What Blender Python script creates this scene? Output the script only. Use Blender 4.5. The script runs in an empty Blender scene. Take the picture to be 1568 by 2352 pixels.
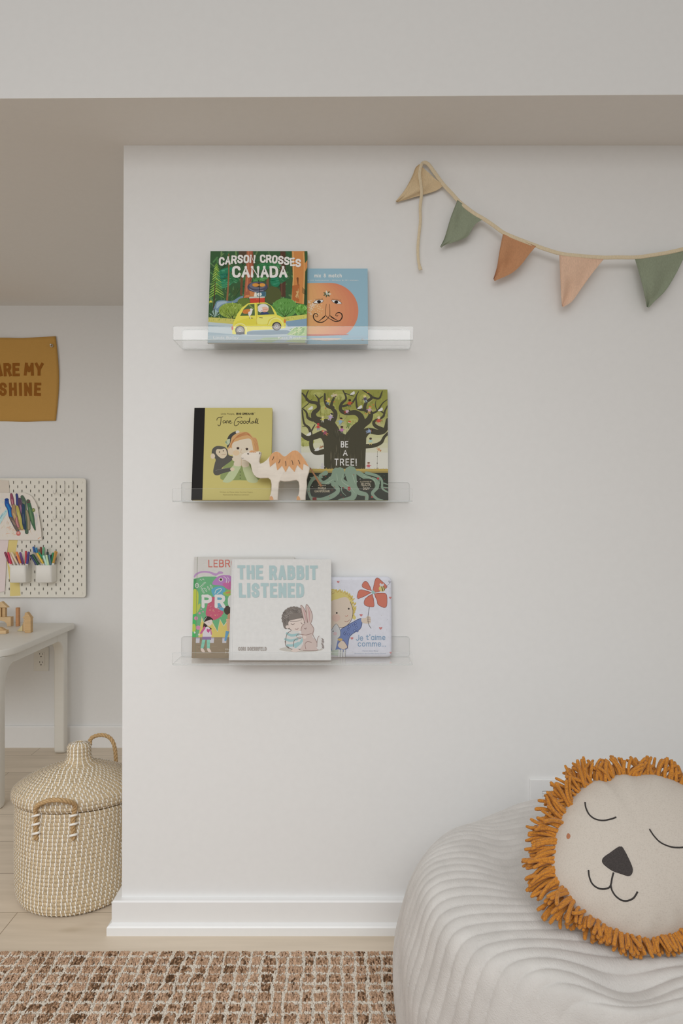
import bpy, bmesh, math, random
import numpy as np
from mathutils import Vector, Matrix
random.seed(7)
rng = np.random.default_rng(7)
SC = bpy.context.scene
COL = SC.collection
PI = math.pi

# ------------------------------------------------------------------ camera, light, exposure
CAM_Z = 1.123
cd = bpy.data.cameras.new('camera'); cd.sensor_fit = 'HORIZONTAL'; cd.sensor_width = 36; cd.lens = 36
cd.clip_start = 0.02; cd.clip_end = 100
cam = bpy.data.objects.new('camera', cd); COL.objects.link(cam)
cam.location = (0, 0, CAM_Z); cam.rotation_euler = (PI/2, 0, 0)
SC.camera = cam
SC.view_settings.view_transform = 'Standard'; SC.view_settings.look = 'None'
SC.view_settings.gamma = 1; SC.view_settings.exposure = 0.0
SC.view_settings.use_curve_mapping = False
SC.cycles.use_denoising = True
SC.cycles.max_bounces = 10; SC.cycles.diffuse_bounces = 5; SC.cycles.transparent_max_bounces = 16
SC.cycles.glossy_bounces = 4; SC.cycles.caustics_reflective = False; SC.cycles.caustics_refractive = False

w = bpy.data.worlds.new('daylight'); SC.world = w; w.use_nodes = True
bg = w.node_tree.nodes['Background']; bg.inputs[0].default_value = (1.0, 0.972, 0.93, 1); bg.inputs[1].default_value = 0.485

def area(name, loc, target, sx, sy, power, color):
    l = bpy.data.lights.new(name, 'AREA'); l.shape = 'RECTANGLE'; l.size = sx; l.size_y = sy
    l.energy = power; l.color = color
    o = bpy.data.objects.new(name, l); COL.objects.link(o); o.location = loc
    d = Vector(target) - Vector(loc); o.rotation_euler = d.to_track_quat('-Z', 'Y').to_euler()
    return o
wl = area('window_daylight', (-0.5, -1.25, 2.35), (0.05, 1.55, 0.25), 2.5, 1.3, 11.0, (1.0, 0.99, 0.97)); wl.data.spread = math.radians(115)
rl = area('lower_wall_fill', (-0.7, -0.6, 1.9), (-0.7, 1.5, -0.1), 3.2, 1.0, 8.0, (0.925, 0.972, 1.0)); rl.data.spread = math.radians(84)  # added fill lamp, no window there: brightens the lower wall and floor
al = area('alcove_window_daylight', (-3.0, 0.8, 1.2), (-0.9, 3.1, 0.2), 1.6, 1.4, 11, (1.0, 0.98, 0.945)); al.data.spread = math.radians(135)

# ------------------------------------------------------------------ helpers
def P(px, py, d):                       # photo pixel at a depth -> point in the room
    return np.array([(px-784)/1568*d, d, CAM_Z+(1176-py)/1568*d])
def lin(c):
    c = np.asarray(c, float)/255
    return np.where(c <= 0.04045, c/12.92, ((c+0.055)/1.055)**2.4)
def alb(c, g):                          # albedo from a tone seen under light level g
    return tuple(np.clip(lin(c)/g, 0.003, 0.92))

def tone(c):                            # printed inks: a little muted, light tints held below paper white
    c = np.asarray(c, float); c = np.where(c > 180, 180+(c-180)*.45, c); l = c @ np.array([.3, .59, .11]); return l+(c-l)*.86

class NT:
    def __init__(s, name):
        s.m = bpy.data.materials.new(name); s.m.use_nodes = True; s.t = s.m.node_tree; s.n = s.t.nodes
        s.b = s.n['Principled BSDF']; s.out = s.n['Material Output']
    def add(s, typ, **kw):
        n = s.n.new(typ)
        for k, v in kw.items():
            if k.startswith('_'): setattr(n, k[1:], v)
            else: n.inputs[k.replace('__', ' ')].default_value = v
        return n
    def link(s, a, b): s.t.links.new(a, b)
    def coord(s, scale=(1, 1, 1), loc=(0, 0, 0)):
        c = s.add('ShaderNodeTexCoord'); m = s.add('ShaderNodeMapping')
        m.inputs['Scale'].default_value = scale; m.inputs['Location'].default_value = loc
        s.link(c.outputs['Object'], m.inputs['Vector']); return m.outputs['Vector']
    def ramp(s, fac, stops):
        r = s.add('ShaderNodeValToRGB'); e = r.color_ramp.elements
        while len(e) < len(stops): e.new(0.5)
        for i, (p, c) in enumerate(stops): e[i].position = p; e[i].color = (*c, 1)
        s.link(fac, r.inputs[0]); return r.outputs[0]
    def bump(s, h, strength, dist=0.002):
        b = s.add('ShaderNodeBump'); b.inputs['Strength'].default_value = strength; b.inputs['Distance'].default_value = dist
        s.link(h, b.inputs['Height']); s.link(b.outputs[0], s.b.inputs['Normal'])

def mat(name, color, rough=0.6, var=0.04, nscale=(40, 40, 40), bump=0.0, bdist=0.001, metal=0.0, sheen=0.0, spec=0.5, det=3):
    t = NT(name); color = np.array(color)
    v = t.coord(nscale)
    n = t.add('ShaderNodeTexNoise'); n.inputs['Scale'].default_value = 1.0; n.inputs['Detail'].default_value = det
    t.link(v, n.inputs['Vector'])
    t.link(t.ramp(n.outputs['Fac'], [(0.3, np.clip(color*(1-var), 0, 1)), (0.7, np.clip(color*(1+var), 0, 1))]), t.b.inputs['Base Color'])
    t.b.inputs['Roughness'].default_value = rough; t.b.inputs['Metallic'].default_value = metal
    t.b.inputs['Specular IOR Level'].default_value = spec
    if sheen: t.b.inputs['Sheen Weight'].default_value = sheen; t.b.inputs['Sheen Roughness'].default_value = 0.5
    if bump: t.bump(n.outputs['Fac'], bump, bdist)
    return t.m

def print_mat(name, rough=0.45, spec=0.1, bump=0.0):
    t = NT(name); a = t.add('ShaderNodeAttribute'); a.attribute_name = 'col'
    t.link(a.outputs['Color'], t.b.inputs['Base Color'])
    t.b.inputs['Roughness'].default_value = rough; t.b.inputs['Specular IOR Level'].default_value = spec
    if bump:
        n = t.add('ShaderNodeTexNoise'); n.inputs['Scale'].default_value = 1.0; t.link(t.coord((900, 900, 900)), n.inputs['Vector'])
        t.bump(n.outputs['Fac'], bump, 0.0006)
    return t.m

MATRIX = {}
def props(o, label=None, cat=None, group=None, kind=None):
    if label: o['label'] = label
    if cat: o['category'] = cat
    if group: o['group'] = group
    if kind: o['kind'] = kind
    return o
def thing(name, loc, label, cat, group=None, rot=(0, 0, 0)):
    o = bpy.data.objects.new(name, None); COL.objects.link(o); o.location = loc; o.rotation_euler = rot
    o.empty_display_size = 0.05
    MATRIX[o.name] = Matrix.Translation(loc) @ Matrix.Rotation(rot[2], 4, 'Z') @ Matrix.Rotation(rot[1], 4, 'Y') @ Matrix.Rotation(rot[0], 4, 'X')
    return props(o, label, cat, group)
def obj(name, V, F, m, parent=None, world=True, smooth=False, loc=None, colors=None):
    """one mesh object; V in world space unless world is False (then in the parent's space)"""
    V = np.asarray(V, float).reshape(-1, 3)
    M = MATRIX[parent.name] if parent is not None else Matrix.Identity(4)
    if parent is not None and world:
        A = np.array(M.inverted()); V = V @ A[:3, :3].T + A[:3, 3]
    if parent is None and loc is not None: V = V - np.array(loc)
    me = bpy.data.meshes.new(name); me.from_pydata(V.tolist(), [], [list(map(int, f)) for f in F])
    me.materials.append(m)
    if colors is not None:
        ca = me.color_attributes.new('col', 'FLOAT_COLOR', 'CORNER')
        buf = np.ones((len(me.loops), 4), np.float32); i = 0
        for f, c in zip(F, colors):
            buf[i:i+len(f), :3] = c; i += len(f)
        ca.data.foreach_set('color', buf.ravel())
    if smooth: me.polygons.foreach_set('use_smooth', [True]*len(me.polygons))
    me.update()
    o = bpy.data.objects.new(name, me); COL.objects.link(o)
    if parent is not None: o.parent = parent
    elif loc is not None: o.location = loc
    MATRIX[o.name] = M
    return o
def autosmooth(o, ang=40):
    me = o.data; me.polygons.foreach_set('use_smooth', [True]*len(me.polygons))
    me.set_sharp_from_angle(angle=math.radians(ang)); return o
def merge(*parts):
    V, F = [], []; n = 0
    for v, f in parts:
        v = np.asarray(v, float).reshape(-1, 3); V.append(v); F += [[i+n for i in q] for q in f]; n += len(v)
    return np.vstack(V), F
def from_bm(bm):
    bm.verts.index_update(); V = [tuple(v.co) for v in bm.verts]; F = [[v.index for v in f.verts] for f in bm.faces]; bm.free(); return np.array(V), F
def box(x0, x1, y0, y1, z0, z1, bev=0.0, seg=2):
    bm = bmesh.new()
    bmesh.ops.create_cube(bm, size=1)
    for v in bm.verts:
        v.co = ((x0+x1)/2+v.co.x*(x1-x0), (y0+y1)/2+v.co.y*(y1-y0), (z0+z1)/2+v.co.z*(z1-z0))
    if bev: bmesh.ops.bevel(bm, geom=bm.edges[:], offset=bev, segments=seg, profile=0.5, affect='EDGES', clamp_overlap=True)
    return from_bm(bm)
def prism(pts, n_vec, depth, bev=0.0, seg=2):
    """planar polygon pts (world) extruded by depth along n_vec"""
    bm = bmesh.new(); n = np.array(n_vec, float)*depth
    a = [bm.verts.new(p) for p in pts]; b = [bm.verts.new(np.array(p)+n) for p in pts]
    fa = bm.faces.new(a); fb = bm.faces.new(b[::-1])
    k = len(a)
    for i in range(k): bm.faces.new((a[(i+1) % k], a[i], b[i], b[(i+1) % k]))
    bmesh.ops.recalc_face_normals(bm, faces=bm.faces[:])
    if bev:
        ed = set(fa.edges[:])|set(fb.edges[:])
        bmesh.ops.bevel(bm, geom=list(ed), offset=bev, segments=seg, profile=0.5, affect='EDGES', clamp_overlap=True)
    return from_bm(bm)
def catmull(pts, n=8, closed=False):
    pts = [np.array(p, float) for p in pts]; k = len(pts); out = []
    if k < 3 and not closed: 
        return np.array([pts[0]+(pts[-1]-pts[0])*i/n for i in range(n+1)])
    for i in range(k if closed else k-1):
        if closed: p0, p1, p2, p3 = pts[i-1], pts[i], pts[(i+1) % k], pts[(i+2) % k]
        else: p0 = pts[max(i-1, 0)]; p1 = pts[i]; p2 = pts[i+1]; p3 = pts[min(i+2, k-1)]
        for j in range(n):
            t = j/n; out.append(0.5*(2*p1+(p2-p0)*t+(2*p0-5*p1+4*p2-p3)*t*t+(3*p1-p0-3*p2+p3)*t**3))
    if not closed: out.append(pts[-1])
    return np.array(out)
def tube(path, r, seg=8, caps=True, ref=(0.13, 0.21, 0.97)):
    path = np.asarray(path, float); n = len(path); r = np.broadcast_to(np.asarray(r, float), (n,))
    T = np.gradient(path, axis=0); T /= np.linalg.norm(T, axis=1)[:, None]+1e-12
    u = np.array(ref); u = u-T[0]*(u@T[0])
    if np.linalg.norm(u) < 0.2: u = np.array([1., 0, 0]); u = u-T[0]*(u@T[0])
    V = []; 
    for i in range(n):
        u = u-T[i]*(u@T[i]); u /= np.linalg.norm(u)+1e-12; b = np.cross(T[i], u)
        for j in range(seg):
            a = 2*PI*j/seg; V.append(path[i]+r[i]*(math.cos(a)*u+math.sin(a)*b))
    F = [[i*seg+j, i*seg+(j+1) % seg, (i+1)*seg+(j+1) % seg, (i+1)*seg+j] for i in range(n-1) for j in range(seg)]
    if caps:
        F.append(list(range(seg))[::-1]); F.append([(n-1)*seg+j for j in range(seg)])
    return np.array(V), F
def lathe(prof, c=(0, 0, 0), seg=48):
    V = [(c[0]+r*math.cos(2*PI*j/seg), c[1]+r*math.sin(2*PI*j/seg), c[2]+z) for r, z in prof for j in range(seg)]
    F = [[i*seg+j, i*seg+(j+1) % seg, (i+1)*seg+(j+1) % seg, (i+1)*seg+j] for i in range(len(prof)-1) for j in range(seg)]
    return np.array(V), F
def grid_faces(nu, nv, closed_u=False):
    return [[i*nv+j, ((i+1) % nu)*nv+j, ((i+1) % nu)*nv+j+1, i*nv+j+1] for i in range(nu if closed_u else nu-1) for j in range(nv-1)]
def rrect(x0, x1, z0, z1, r, n=6):
    out = []
    for cx, cz, a0 in ((x1-r, z1-r, 0), (x0+r, z1-r, PI/2), (x0+r, z0+r, PI), (x1-r, z0+r, 1.5*PI)):
        out += [(cx+r*math.cos(a0+PI/2*i/n), cz+r*math.sin(a0+PI/2*i/n)) for i in range(n+1)]
    return out

# ------------------------------------------------------------------ printed art: flat inked shapes on a face
GL = {
 'A': (4, [[(0,0),(2,6),(4,0)],[(.75,2),(3.25,2)]]), 'B': (4, [[(0,0),(0,6),(2.4,6),(3.5,5.4),(3.5,3.9),(2.4,3.2),(0,3.2)],[(2.4,3.2),(3.6,2.8),(4,1.7),(3.7,.6),(2.6,0),(0,0)]]),
 'C': (4, [[(4,4.5),(3.6,5.5),(2.6,6),(1.4,6),(.4,5.4),(0,4.2),(0,1.8),(.4,.6),(1.4,0),(2.6,0),(3.6,.5),(4,1.5)]]),
 'D': (4, [[(0,0),(0,6),(2,6),(3.4,5.5),(4,4.2),(4,1.8),(3.4,.5),(2,0),(0,0)]]), 'E': (3.4, [[(3.4,6),(0,6),(0,0),(3.4,0)],[(0,3.1),(2.9,3.1)]]),
 'F': (3.4, [[(3.4,6),(0,6),(0,0)],[(0,3.1),(2.9,3.1)]]), 'G': (4, [[(4,4.6),(3.4,5.7),(2,6),(.6,5.5),(0,4.2),(0,1.8),(.6,.5),(2,0),(3.4,.4),(4,1.6),(4,2.8),(2.4,2.8)]]),
 'H': (4, [[(0,0),(0,6)],[(4,0),(4,6)],[(0,3.1),(4,3.1)]]), 'I': (0, [[(0,0),(0,6)]]), 'J': (3, [[(3,6),(3,1.4),(2.2,.1),(1,0),(0,1)]]),
 'L': (3.2, [[(0,6),(0,0),(3.2,0)]]), 'M': (5, [[(0,0),(.4,6),(2.5,1.6),(4.6,6),(5,0)]]), 'N': (4, [[(0,0),(0,6),(4,0),(4,6)]]),
 'O': (4, [[(2.6,6),(1.4,6),(.4,5.4),(0,4.2),(0,1.8),(.4,.6),(1.4,0),(2.6,0),(3.6,.6),(4,1.8),(4,4.2),(3.6,5.4),(2.6,6)]]),
 'P': (3.8, [[(0,0),(0,6),(2.4,6),(3.6,5.4),(3.8,4.4),(3.6,3.4),(2.4,2.8),(0,2.8)]]), 'R': (4, [[(0,0),(0,6),(2.6,6),(3.7,5.4),(3.9,4.4),(3.6,3.5),(2.6,2.9),(0,2.9)],[(2.4,2.9),(4,0)]]),
 'S': (4, [[(4,4.7),(3.5,5.6),(2.6,6),(1.4,6),(.4,5.4),(.1,4.5),(.5,3.6),(1.6,3.1),(2.8,2.8),(3.7,2.2),(4,1.4),(3.6,.5),(2.6,0),(1.4,0),(.4,.5),(0,1.4)]]),
 'T': (4, [[(0,6),(4,6)],[(2,6),(2,0)]]), 'U': (4, [[(0,6),(0,1.8),(.5,.5),(1.5,0),(2.5,0),(3.5,.5),(4,1.8),(4,6)]]), 'Y': (4, [[(0,6),(2,3),(4,6)],[(2,3),(2,0)]]),
 '!': (0, [[(0,6),(0,1.8)],[(0,.25),(0,-.1)]]), ' ': (2.2, []),
 'a': (3, [[(3,4),(3,0)],[(3,3),(2,4),(1,4),(0,2.8),(0,1.2),(1,0),(2,0),(3,1)]]), 'c': (2.8, [[(2.8,3.3),(2,4),(1,4),(0,2.8),(0,1.2),(1,0),(2,0),(2.8,.7)]]),
 'e': (3, [[(0,2),(3,2),(2.8,3.3),(2,4),(1,4),(0,2.8),(0,1.2),(1,0),(2,0),(2.9,.7)]]), 'h': (2.8, [[(0,6),(0,0)],[(0,2.6),(1,4),(2.2,3.9),(2.8,2.8),(2.8,0)]]),
 'i': (0, [[(0,4),(0,0)],[(0,5.6),(0,5.3)]]), 'm': (4.6, [[(0,4),(0,0)],[(0,2.8),(.9,4),(1.8,3.8),(2.3,2.8),(2.3,0)],[(2.3,2.8),(3.2,4),(4.1,3.8),(4.6,2.8),(4.6,0)]]),
 'o': (3.2, [[(1.6,4),(.5,3.5),(0,2),(.5,.5),(1.6,0),(2.7,.5),(3.2,2),(2.7,3.5),(1.6,4)]]), 't': (2.4, [[(1,5.6),(1,1),(1.6,0),(2.4,.3)],[(0,4),(2.3,4)]]),
 'x': (2.8, [[(0,4),(2.8,0)],[(2.8,4),(0,0)]]), "'": (0, [[(0,6.2),(-.1,4.8)]]), '.': (0, [[(0,.25),(0,-.1)]]),
 '&': (3.2, [[(2.8,5.2),(1.6,6),(.5,5.4),(.5,4.3),(2.4,3.2),(3.2,1.8),(2.6,.4),(1.4,0),(.3,.6),(0,1.8),(.8,3),(2.6,4)]]),
}
FONT_CACHE = {}
def font_polys(s):
    if s in FONT_CACHE: return FONT_CACHE[s]
    cu = bpy.data.curves.new('txt', 'FONT'); cu.body = s; cu.size = 1; cu.resolution_u = 2
    o = bpy.data.objects.new('txt', cu); me = o.to_mesh()
    polys = [[tuple(me.vertices[i].co)[:2] for i in p.vertices] for p in me.polygons]
    o.to_mesh_clear(); bpy.data.objects.remove(o); bpy.data.curves.remove(cu)
    FONT_CACHE[s] = polys; return polys

EPS = 0.000016
class Canvas:
    def __init__(s, to_uv, w, h, gain, org=(0, 0, 0), ex=(1, 0, 0), ez=(0, 0, 1), n=(0, -1, 0), clip=True):
        s.to_uv, s.w, s.h, s.g = to_uv, w, h, gain; s.off = (0, 0); s.sc = 1.0; s.sh = []; s.clip = clip
        s.org, s.ex, s.ez, s.n = map(np.array, (org, ex, ez, n)); s.base = 1
    def crop(s, ox, oy, sc): s.off = (ox, oy); s.sc = sc; return s
    def _c(s, pts):
        if not s.clip: return pts
        for ax, lim, sg in ((0, 0, 1), (0, 1, -1), (1, 0, 1), (1, 1, -1)):
            out = []
            for i in range(len(pts)):
                a, b = pts[i-1], pts[i]; da, db = sg*(a[ax]-lim), sg*(b[ax]-lim)
                if (da < 0) != (db < 0): out.append(a+(b-a)*(da/(da-db)))
                if db >= 0: out.append(b)
            pts = out
            if len(pts) < 3: return []
        return pts
    def poly(s, pts, c, smooth=0, at=None):
        if smooth: pts = catmull(pts, smooth, True)
        uv = [np.array(s.to_uv(s.off[0]+p[0]/s.sc, s.off[1]+p[1]/s.sc)) for p in pts]
        uv = s._c(uv)
        if len(uv) < 3: return
        q = [uv[0]]
        for p in uv[1:]:
            if abs(p-q[-1]).max() > 1e-6: q.append(p)
        if len(q) < 3: return
        A = np.array(q); lo, hi = A.min(0), A.max(0)
        L = s.base
        for (o_lo, o_hi, l, *_r) in s.sh:
            if l >= L and (lo < o_hi).all() and (hi > o_lo).all(): L = l+1
        if at is not None: L = at
        s.sh.append((lo, hi, L, A, c))
    def rect(s, x0, y0, x1, y1, c): s.poly([(x0, y0), (x1, y0), (x1, y1), (x0, y1)], c)
    def ell(s, cx, cy, rx, ry, c, rot=0, n=22):
        a = math.radians(rot)
        s.poly([(cx+rx*math.cos(t)*math.cos(a)-ry*math.sin(t)*math.sin(a), cy+rx*math.cos(t)*math.sin(a)+ry*math.sin(t)*math.cos(a)) for t in [2*PI*i/n for i in range(n)]], c)
    def stroke(s, pts, wd, c, smooth=6, cap=True, one=True):
        p = catmull(pts, smooth) if smooth else np.array(pts, float)
        n = len(p); wd = np.interp(np.linspace(0, 1, n), np.linspace(0, 1, len(np.atleast_1d(wd))), np.atleast_1d(wd))/2
        T = np.gradient(p, axis=0) if smooth else None
        if T is None:
            d = np.diff(p, axis=0); d /= np.linalg.norm(d, axis=1)[:, None]+1e-9
            N = np.zeros_like(p)
            for i in range(n):
                a = d[max(i-1, 0)]; b = d[min(i, n-2)]; m = a+b; m /= np.linalg.norm(m)+1e-9
                k = max(m@a, 0.9 if cap else 0.6); N[i] = np.array([-m[1], m[0]])/k
            d0, d1 = d[0], d[-1]
        else:
            T /= np.linalg.norm(T, axis=1)[:, None]+1e-9; N = np.stack([-T[:, 1], T[:, 0]], 1); d0, d1 = T[0], T[-1]
        Lp = p+N*wd[:, None]; Rp = p-N*wd[:, None]
        if cap:
            c1 = [p[-1]+wd[-1]*(math.cos(a)*N[-1]/np.linalg.norm(N[-1])+math.sin(a)*d1) for a in (PI/4, PI/2, 3*PI/4)]
            c0 = [p[0]-wd[0]*(math.cos(a)*N[0]/np.linalg.norm(N[0])+math.sin(a)*d0) for a in (PI/4, PI/2, 3*PI/4)]
        else: c0 = c1 = []
        # closed or tight strokes: emit quads so that no polygon crosses itself
        lay = None
        k0 = len(s.sh)
        allp = np.vstack([Lp, Rp])
        uv = np.array([s.to_uv(s.off[0]+q[0]/s.sc, s.off[1]+q[1]/s.sc) for q in allp]); lo, hi = uv.min(0), uv.max(0)
        L = s.base
        for (o_lo, o_hi, l, *_r) in s.sh:
            if l >= L and (lo < o_hi).all() and (hi > o_lo).all(): L = l+1
        for i in range(n-1): s.poly([Lp[i], Lp[i+1], Rp[i+1], Rp[i]], c, at=L)
        if cap:
            s.poly([Lp[-1], *c1, Rp[-1]], c, at=L); s.poly([Rp[0], *c0, Lp[0]], c, at=L)
            if not smooth:                  # rounded joins
                for i in range(1, n-1): s.poly([p[i]+wd[i]*np.array([math.cos(q), math.sin(q)]) for q in np.linspace(0, 2*PI, 12, endpoint=False)], c, at=L)
    BLK = {'A': (4, [[(0,0),(1.75,6)],[(4,0),(2.25,6)],[(1,1.7),(3,1.7)]]), 'N': (4, [[(0,0),(0,6)],[(0,6),(4,0)],[(4,0),(4,6)]]), 'M': (5, [[(0,0),(.5,6)],[(.7,5.4),(2.5,2.2)],[(4.3,5.4),(2.5,2.2)],[(5,0),(4.5,6)]]), 'Y': (4, [[(0,6),(2,2.8)],[(4,6),(2,2.8)],[(2,0),(2,3)]])}
    def text(s, txt, x0, x1, yt, yb, sw, c, gap=1.9, cap=True, dy=None, jit=0, smooth=0):
        """stroke lettering fitted between x0..x1 (ink edges), cap line yt to base line yb"""
        tot = sum(GL[ch][0] for ch in txt)+gap*(len(txt)-1)
        k = (x1-x0-sw)/tot; h = (yb-yt-sw)/6; x = x0+sw/2
        for ch in txt:
            gw, st = s.BLK.get(ch, GL[ch]) if not cap else GL[ch]; o = dy(x+gw*k/2) if dy else 0
            a = random.uniform(-jit, jit); cx, cy = x+gw*k/2, yb-sw/2-3*h+o
            for pl in st:
                q = [(x+px*k-cx, yb-sw/2-py*h+o-cy) for px, py in pl]
                q = [(cx+u*math.cos(a)-v*math.sin(a), cy+u*math.sin(a)+v*math.cos(a)) for u, v in q]
                if not cap and not (ch == 'N' and pl[0] == (0, 6)):      # square ends reach the cap line and the base line
                    q = [np.array(v) for v in q]; d0, d1 = q[0]-q[1], q[-1]-q[-2]
                    q[0] = q[0]+d0/np.linalg.norm(d0)*sw/2; q[-1] = q[-1]+d1/np.linalg.norm(d1)*sw/2
                s.stroke(q, sw, c, smooth=smooth if len(q) > 3 else 0, cap=cap)
            x += (gw+gap)*k
    def small(s, txt, x0, x1, yb, h, c):
        """small set type fitted between x0..x1 with cap height h on base line yb"""
        ps = font_polys(txt); xs = [p[0] for q in ps for p in q]; a, b = min(xs), max(xs)
        L = s.base
        uv = np.array([s.to_uv(s.off[0]+x/s.sc, s.off[1]+y/s.sc) for x, y in ((x0, yb-h*1.4), (x1, yb+h*.4))]); lo, hi = uv.min(0), uv.max(0)
        for (o_lo, o_hi, l, *_r) in s.sh:
            if l >= L and (lo < o_hi).all() and (hi > o_lo).all(): L = l+1
        for q in ps: s.poly([(x0+(p[0]-a)/(b-a)*(x1-x0), yb-p[1]/0.7*h) for p in q], c, at=L)
    def build(s, name, m, parent, upto=None, warp=None, label=None):
        V, F, C = [], [], []
        for lo, hi, L, A, c in s.sh:
            k = len(V)
            for u, v in A:
                q = s.org+s.ex*(u*s.w)+s.ez*((1-v)*s.h)+s.n*(EPS*L+6e-7*(len(F) % 24))
                V.append(warp(q) if warp else q)
            f = list(range(k, k+len(A)))
            e1 = np.array(V[k]); area = np.zeros(3)
            for i in range(1, len(A)-1): area = area+np.cross(V[k+i]-e1, V[k+i+1]-e1)
            if area @ s.n < 0: f = f[::-1]
            F.append(f); C.append(alb(tone(c), s.g))
        s.base = max([x[2] for x in s.sh], default=0)+1
        s.sh = []
        o = obj(name, V, F, m, parent, world=False, colors=C)
        if label: o['label'] = label
        return o
# ------------------------------------------------------------------ the room
Y1 = 1.8385            # face of the book wall
Y2 = 3.267             # back wall of the alcove
XC = -0.5885           # outer corner of the book wall
ZC = 2.1105            # low ceiling / soffit
ZB = 0.0865
M_wall = mat('wall_paint', (0.80, 0.80, 0.797), 0.55, 0.008, (60, 60, 60), 0.06, 0.0006)
M_ceil = mat('bounce_tinted_ceiling_paint', (0.785, 0.765, 0.735), 0.7, 0.008, (60, 60, 60), 0.06, 0.0006)  # wall paint with the floor's warm bounce light tinted into its colour
M_trim = mat('trim_paint', (0.83, 0.83, 0.83), 0.35, 0.006)

def floor_mat():
    t = NT('oak_planks')
    br = t.add('ShaderNodeTexBrick'); br.offset = 0.37; br.squash = 1
    for k, v in (('Scale', 1.0), ('Mortar Size', 0.0011), ('Mortar Smooth', 0.2), ('Brick Width', 1.42), ('Row Height', 0.2065), ('Bias', 0.0)): br.inputs[k].default_value = v
    br.inputs['Color1'].default_value = (0.70, 0.605, 0.49, 1); br.inputs['Color2'].default_value = (0.66, 0.565, 0.455, 1); br.inputs['Mortar'].default_value = (0.30, 0.23, 0.16, 1)
    t.link(t.coord((1, 1, 1), (0.688+0.22, -1.914+0.2065*10, 0)), br.inputs['Vector'])
    n = t.add('ShaderNodeTexNoise'); n.inputs['Scale'].default_value = 1; n.inputs['Detail'].default_value = 6; n.inputs['Roughness'].default_value = 0.6
    t.link(t.coord((1.6, 22, 1)), n.inputs['Vector'])
    kn = t.add('ShaderNodeTexNoise'); kn.inputs['Scale'].default_value = 1; kn.inputs['Detail'].default_value = 2
    t.link(t.coord((3.0, 9, 1)), kn.inputs['Vector'])
    g = t.ramp(n.outputs['Fac'], [(0.3, (0.88, 0.87, 0.85)), (0.65, (1.05, 1.05, 1.05))])
    g2 = t.ramp(kn.outputs['Fac'], [(0.27, (0.80, 0.76, 0.70)), (0.36, (1, 1, 1))])
    mx = t.add('ShaderNodeMixRGB', _blend_type='MULTIPLY', Fac=1.0); t.link(br.outputs['Color'], mx.inputs[1]); t.link(g, mx.inputs[2])
    m2 = t.add('ShaderNodeMixRGB', _blend_type='MULTIPLY', Fac=1.0); t.link(mx.outputs[0], m2.inputs[1]); t.link(g2, m2.inputs[2])
    t.link(m2.outputs[0], t.b.inputs['Base Color']); t.b.inputs['Roughness'].default_value = 0.5; t.b.inputs['Specular IOR Level'].default_value = 0.3
    return t.m
def struct(name, vf, m): return props(obj(name, *vf, m), kind='structure')
struct('floor', box(-3.2, 2.6, -1.5, Y2+0.1, -0.06, 0), floor_mat())
wb = bmesh.new()       # the book wall: a solid return whose outer corner leans a touch, as in the photograph
xt, xb = (284-784)/1568*Y1, (280-784)/1568*Y1
V, F = box(0, 1, Y1, Y2, -0.02, ZC)
V[:, 0] = np.where(V[:, 0] < .5, np.interp(V[:, 2], [0, ZC], [xb-0.0006, xt]), 2.5)
struct('wall_front', (V, F), M_wall)
struct('wall_back', box(-3.2, XC+0.05, Y2, Y2+0.1, -0.02, ZC), M_wall)
struct('wall_left', box(-3.2, -3.1, 0.3, Y2, -0.02, 3.2), M_wall)
struct('wall_right', box(2.4, 2.5, -1.5, Y2, -0.02, 3.2), M_wall)
# dropped ceiling over the alcove and the book wall; the upper wall rises from its front edge
yl, yr = 0.987*1568/949, 0.987*1568/958
def fy(x): return np.interp(x, [-.82, .82], [yl, yr])
x0, x1 = -3.2, 2.5
q = [(x0, yl+.005), (x1, yr-.01), (x1, Y2), (x0, Y2)]
struct('ceiling', prism([(x, y, ZC) for x, y in [(x0, fy(-1)), (-.82, yl), (.82, yr), (x1, fy(1)), (x1, Y2+.1), (x0, Y2+.1)]], (0, 0, 1), 0.001), M_ceil)
struct('wall_upper', prism([(x, y, ZC+0.001) for x, y in [(x0, fy(-1)), (-.82, yl), (.82, yr), (x1, fy(1)), (x1, 1.8), (x0, 1.8)]], (0, 0, 1), 1.2), M_wall)

# baseboards: flat board with a square shoe, mitred round the outer corner
def skirting(name, prof, path):
    """prof: (out, z) pairs; path: list of (x, y, nx, ny) points with the mitre direction"""
    V = [(x+nx*o, y+ny*o, z) for x, y, nx, ny in path for o, z in prof]; k = len(prof)
    F = [[i*k+j, i*k+j+1, (i+1)*k+j+1, (i+1)*k+j] for i in range(len(path)-1) for j in range(k-1)]
    F += [list(range(k)), [(len(path)-1)*k+j for j in range(k)][::-1]]
    bm = bmesh.new(); vs = [bm.verts.new(v) for v in V]
    for f in F: bm.faces.new([vs[i] for i in f])
    bmesh.ops.recalc_face_normals(bm, faces=bm.faces[:])
    return struct(name, from_bm(bm), M_trim)
prof = [(-.004, 0.0), (.031, 0.0), (.031, .021), (.0285, .0245), (.0206, .030), (.0206, .083), (.0175, ZB), (-.004, ZB)]
skirting('baseboard_front', prof, [(2.4, Y1, 0, -1), (xb, Y1, -1, -1), (xb, Y2-.02, -1, 0)])
skirting('baseboard_back', [(-.004, 0), (.015, 0), (.015, .097), (.012, .102), (-.004, .102)], [(xb-.045, Y2, 0, -1), (-3.1, Y2, 0, -1)])

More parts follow.
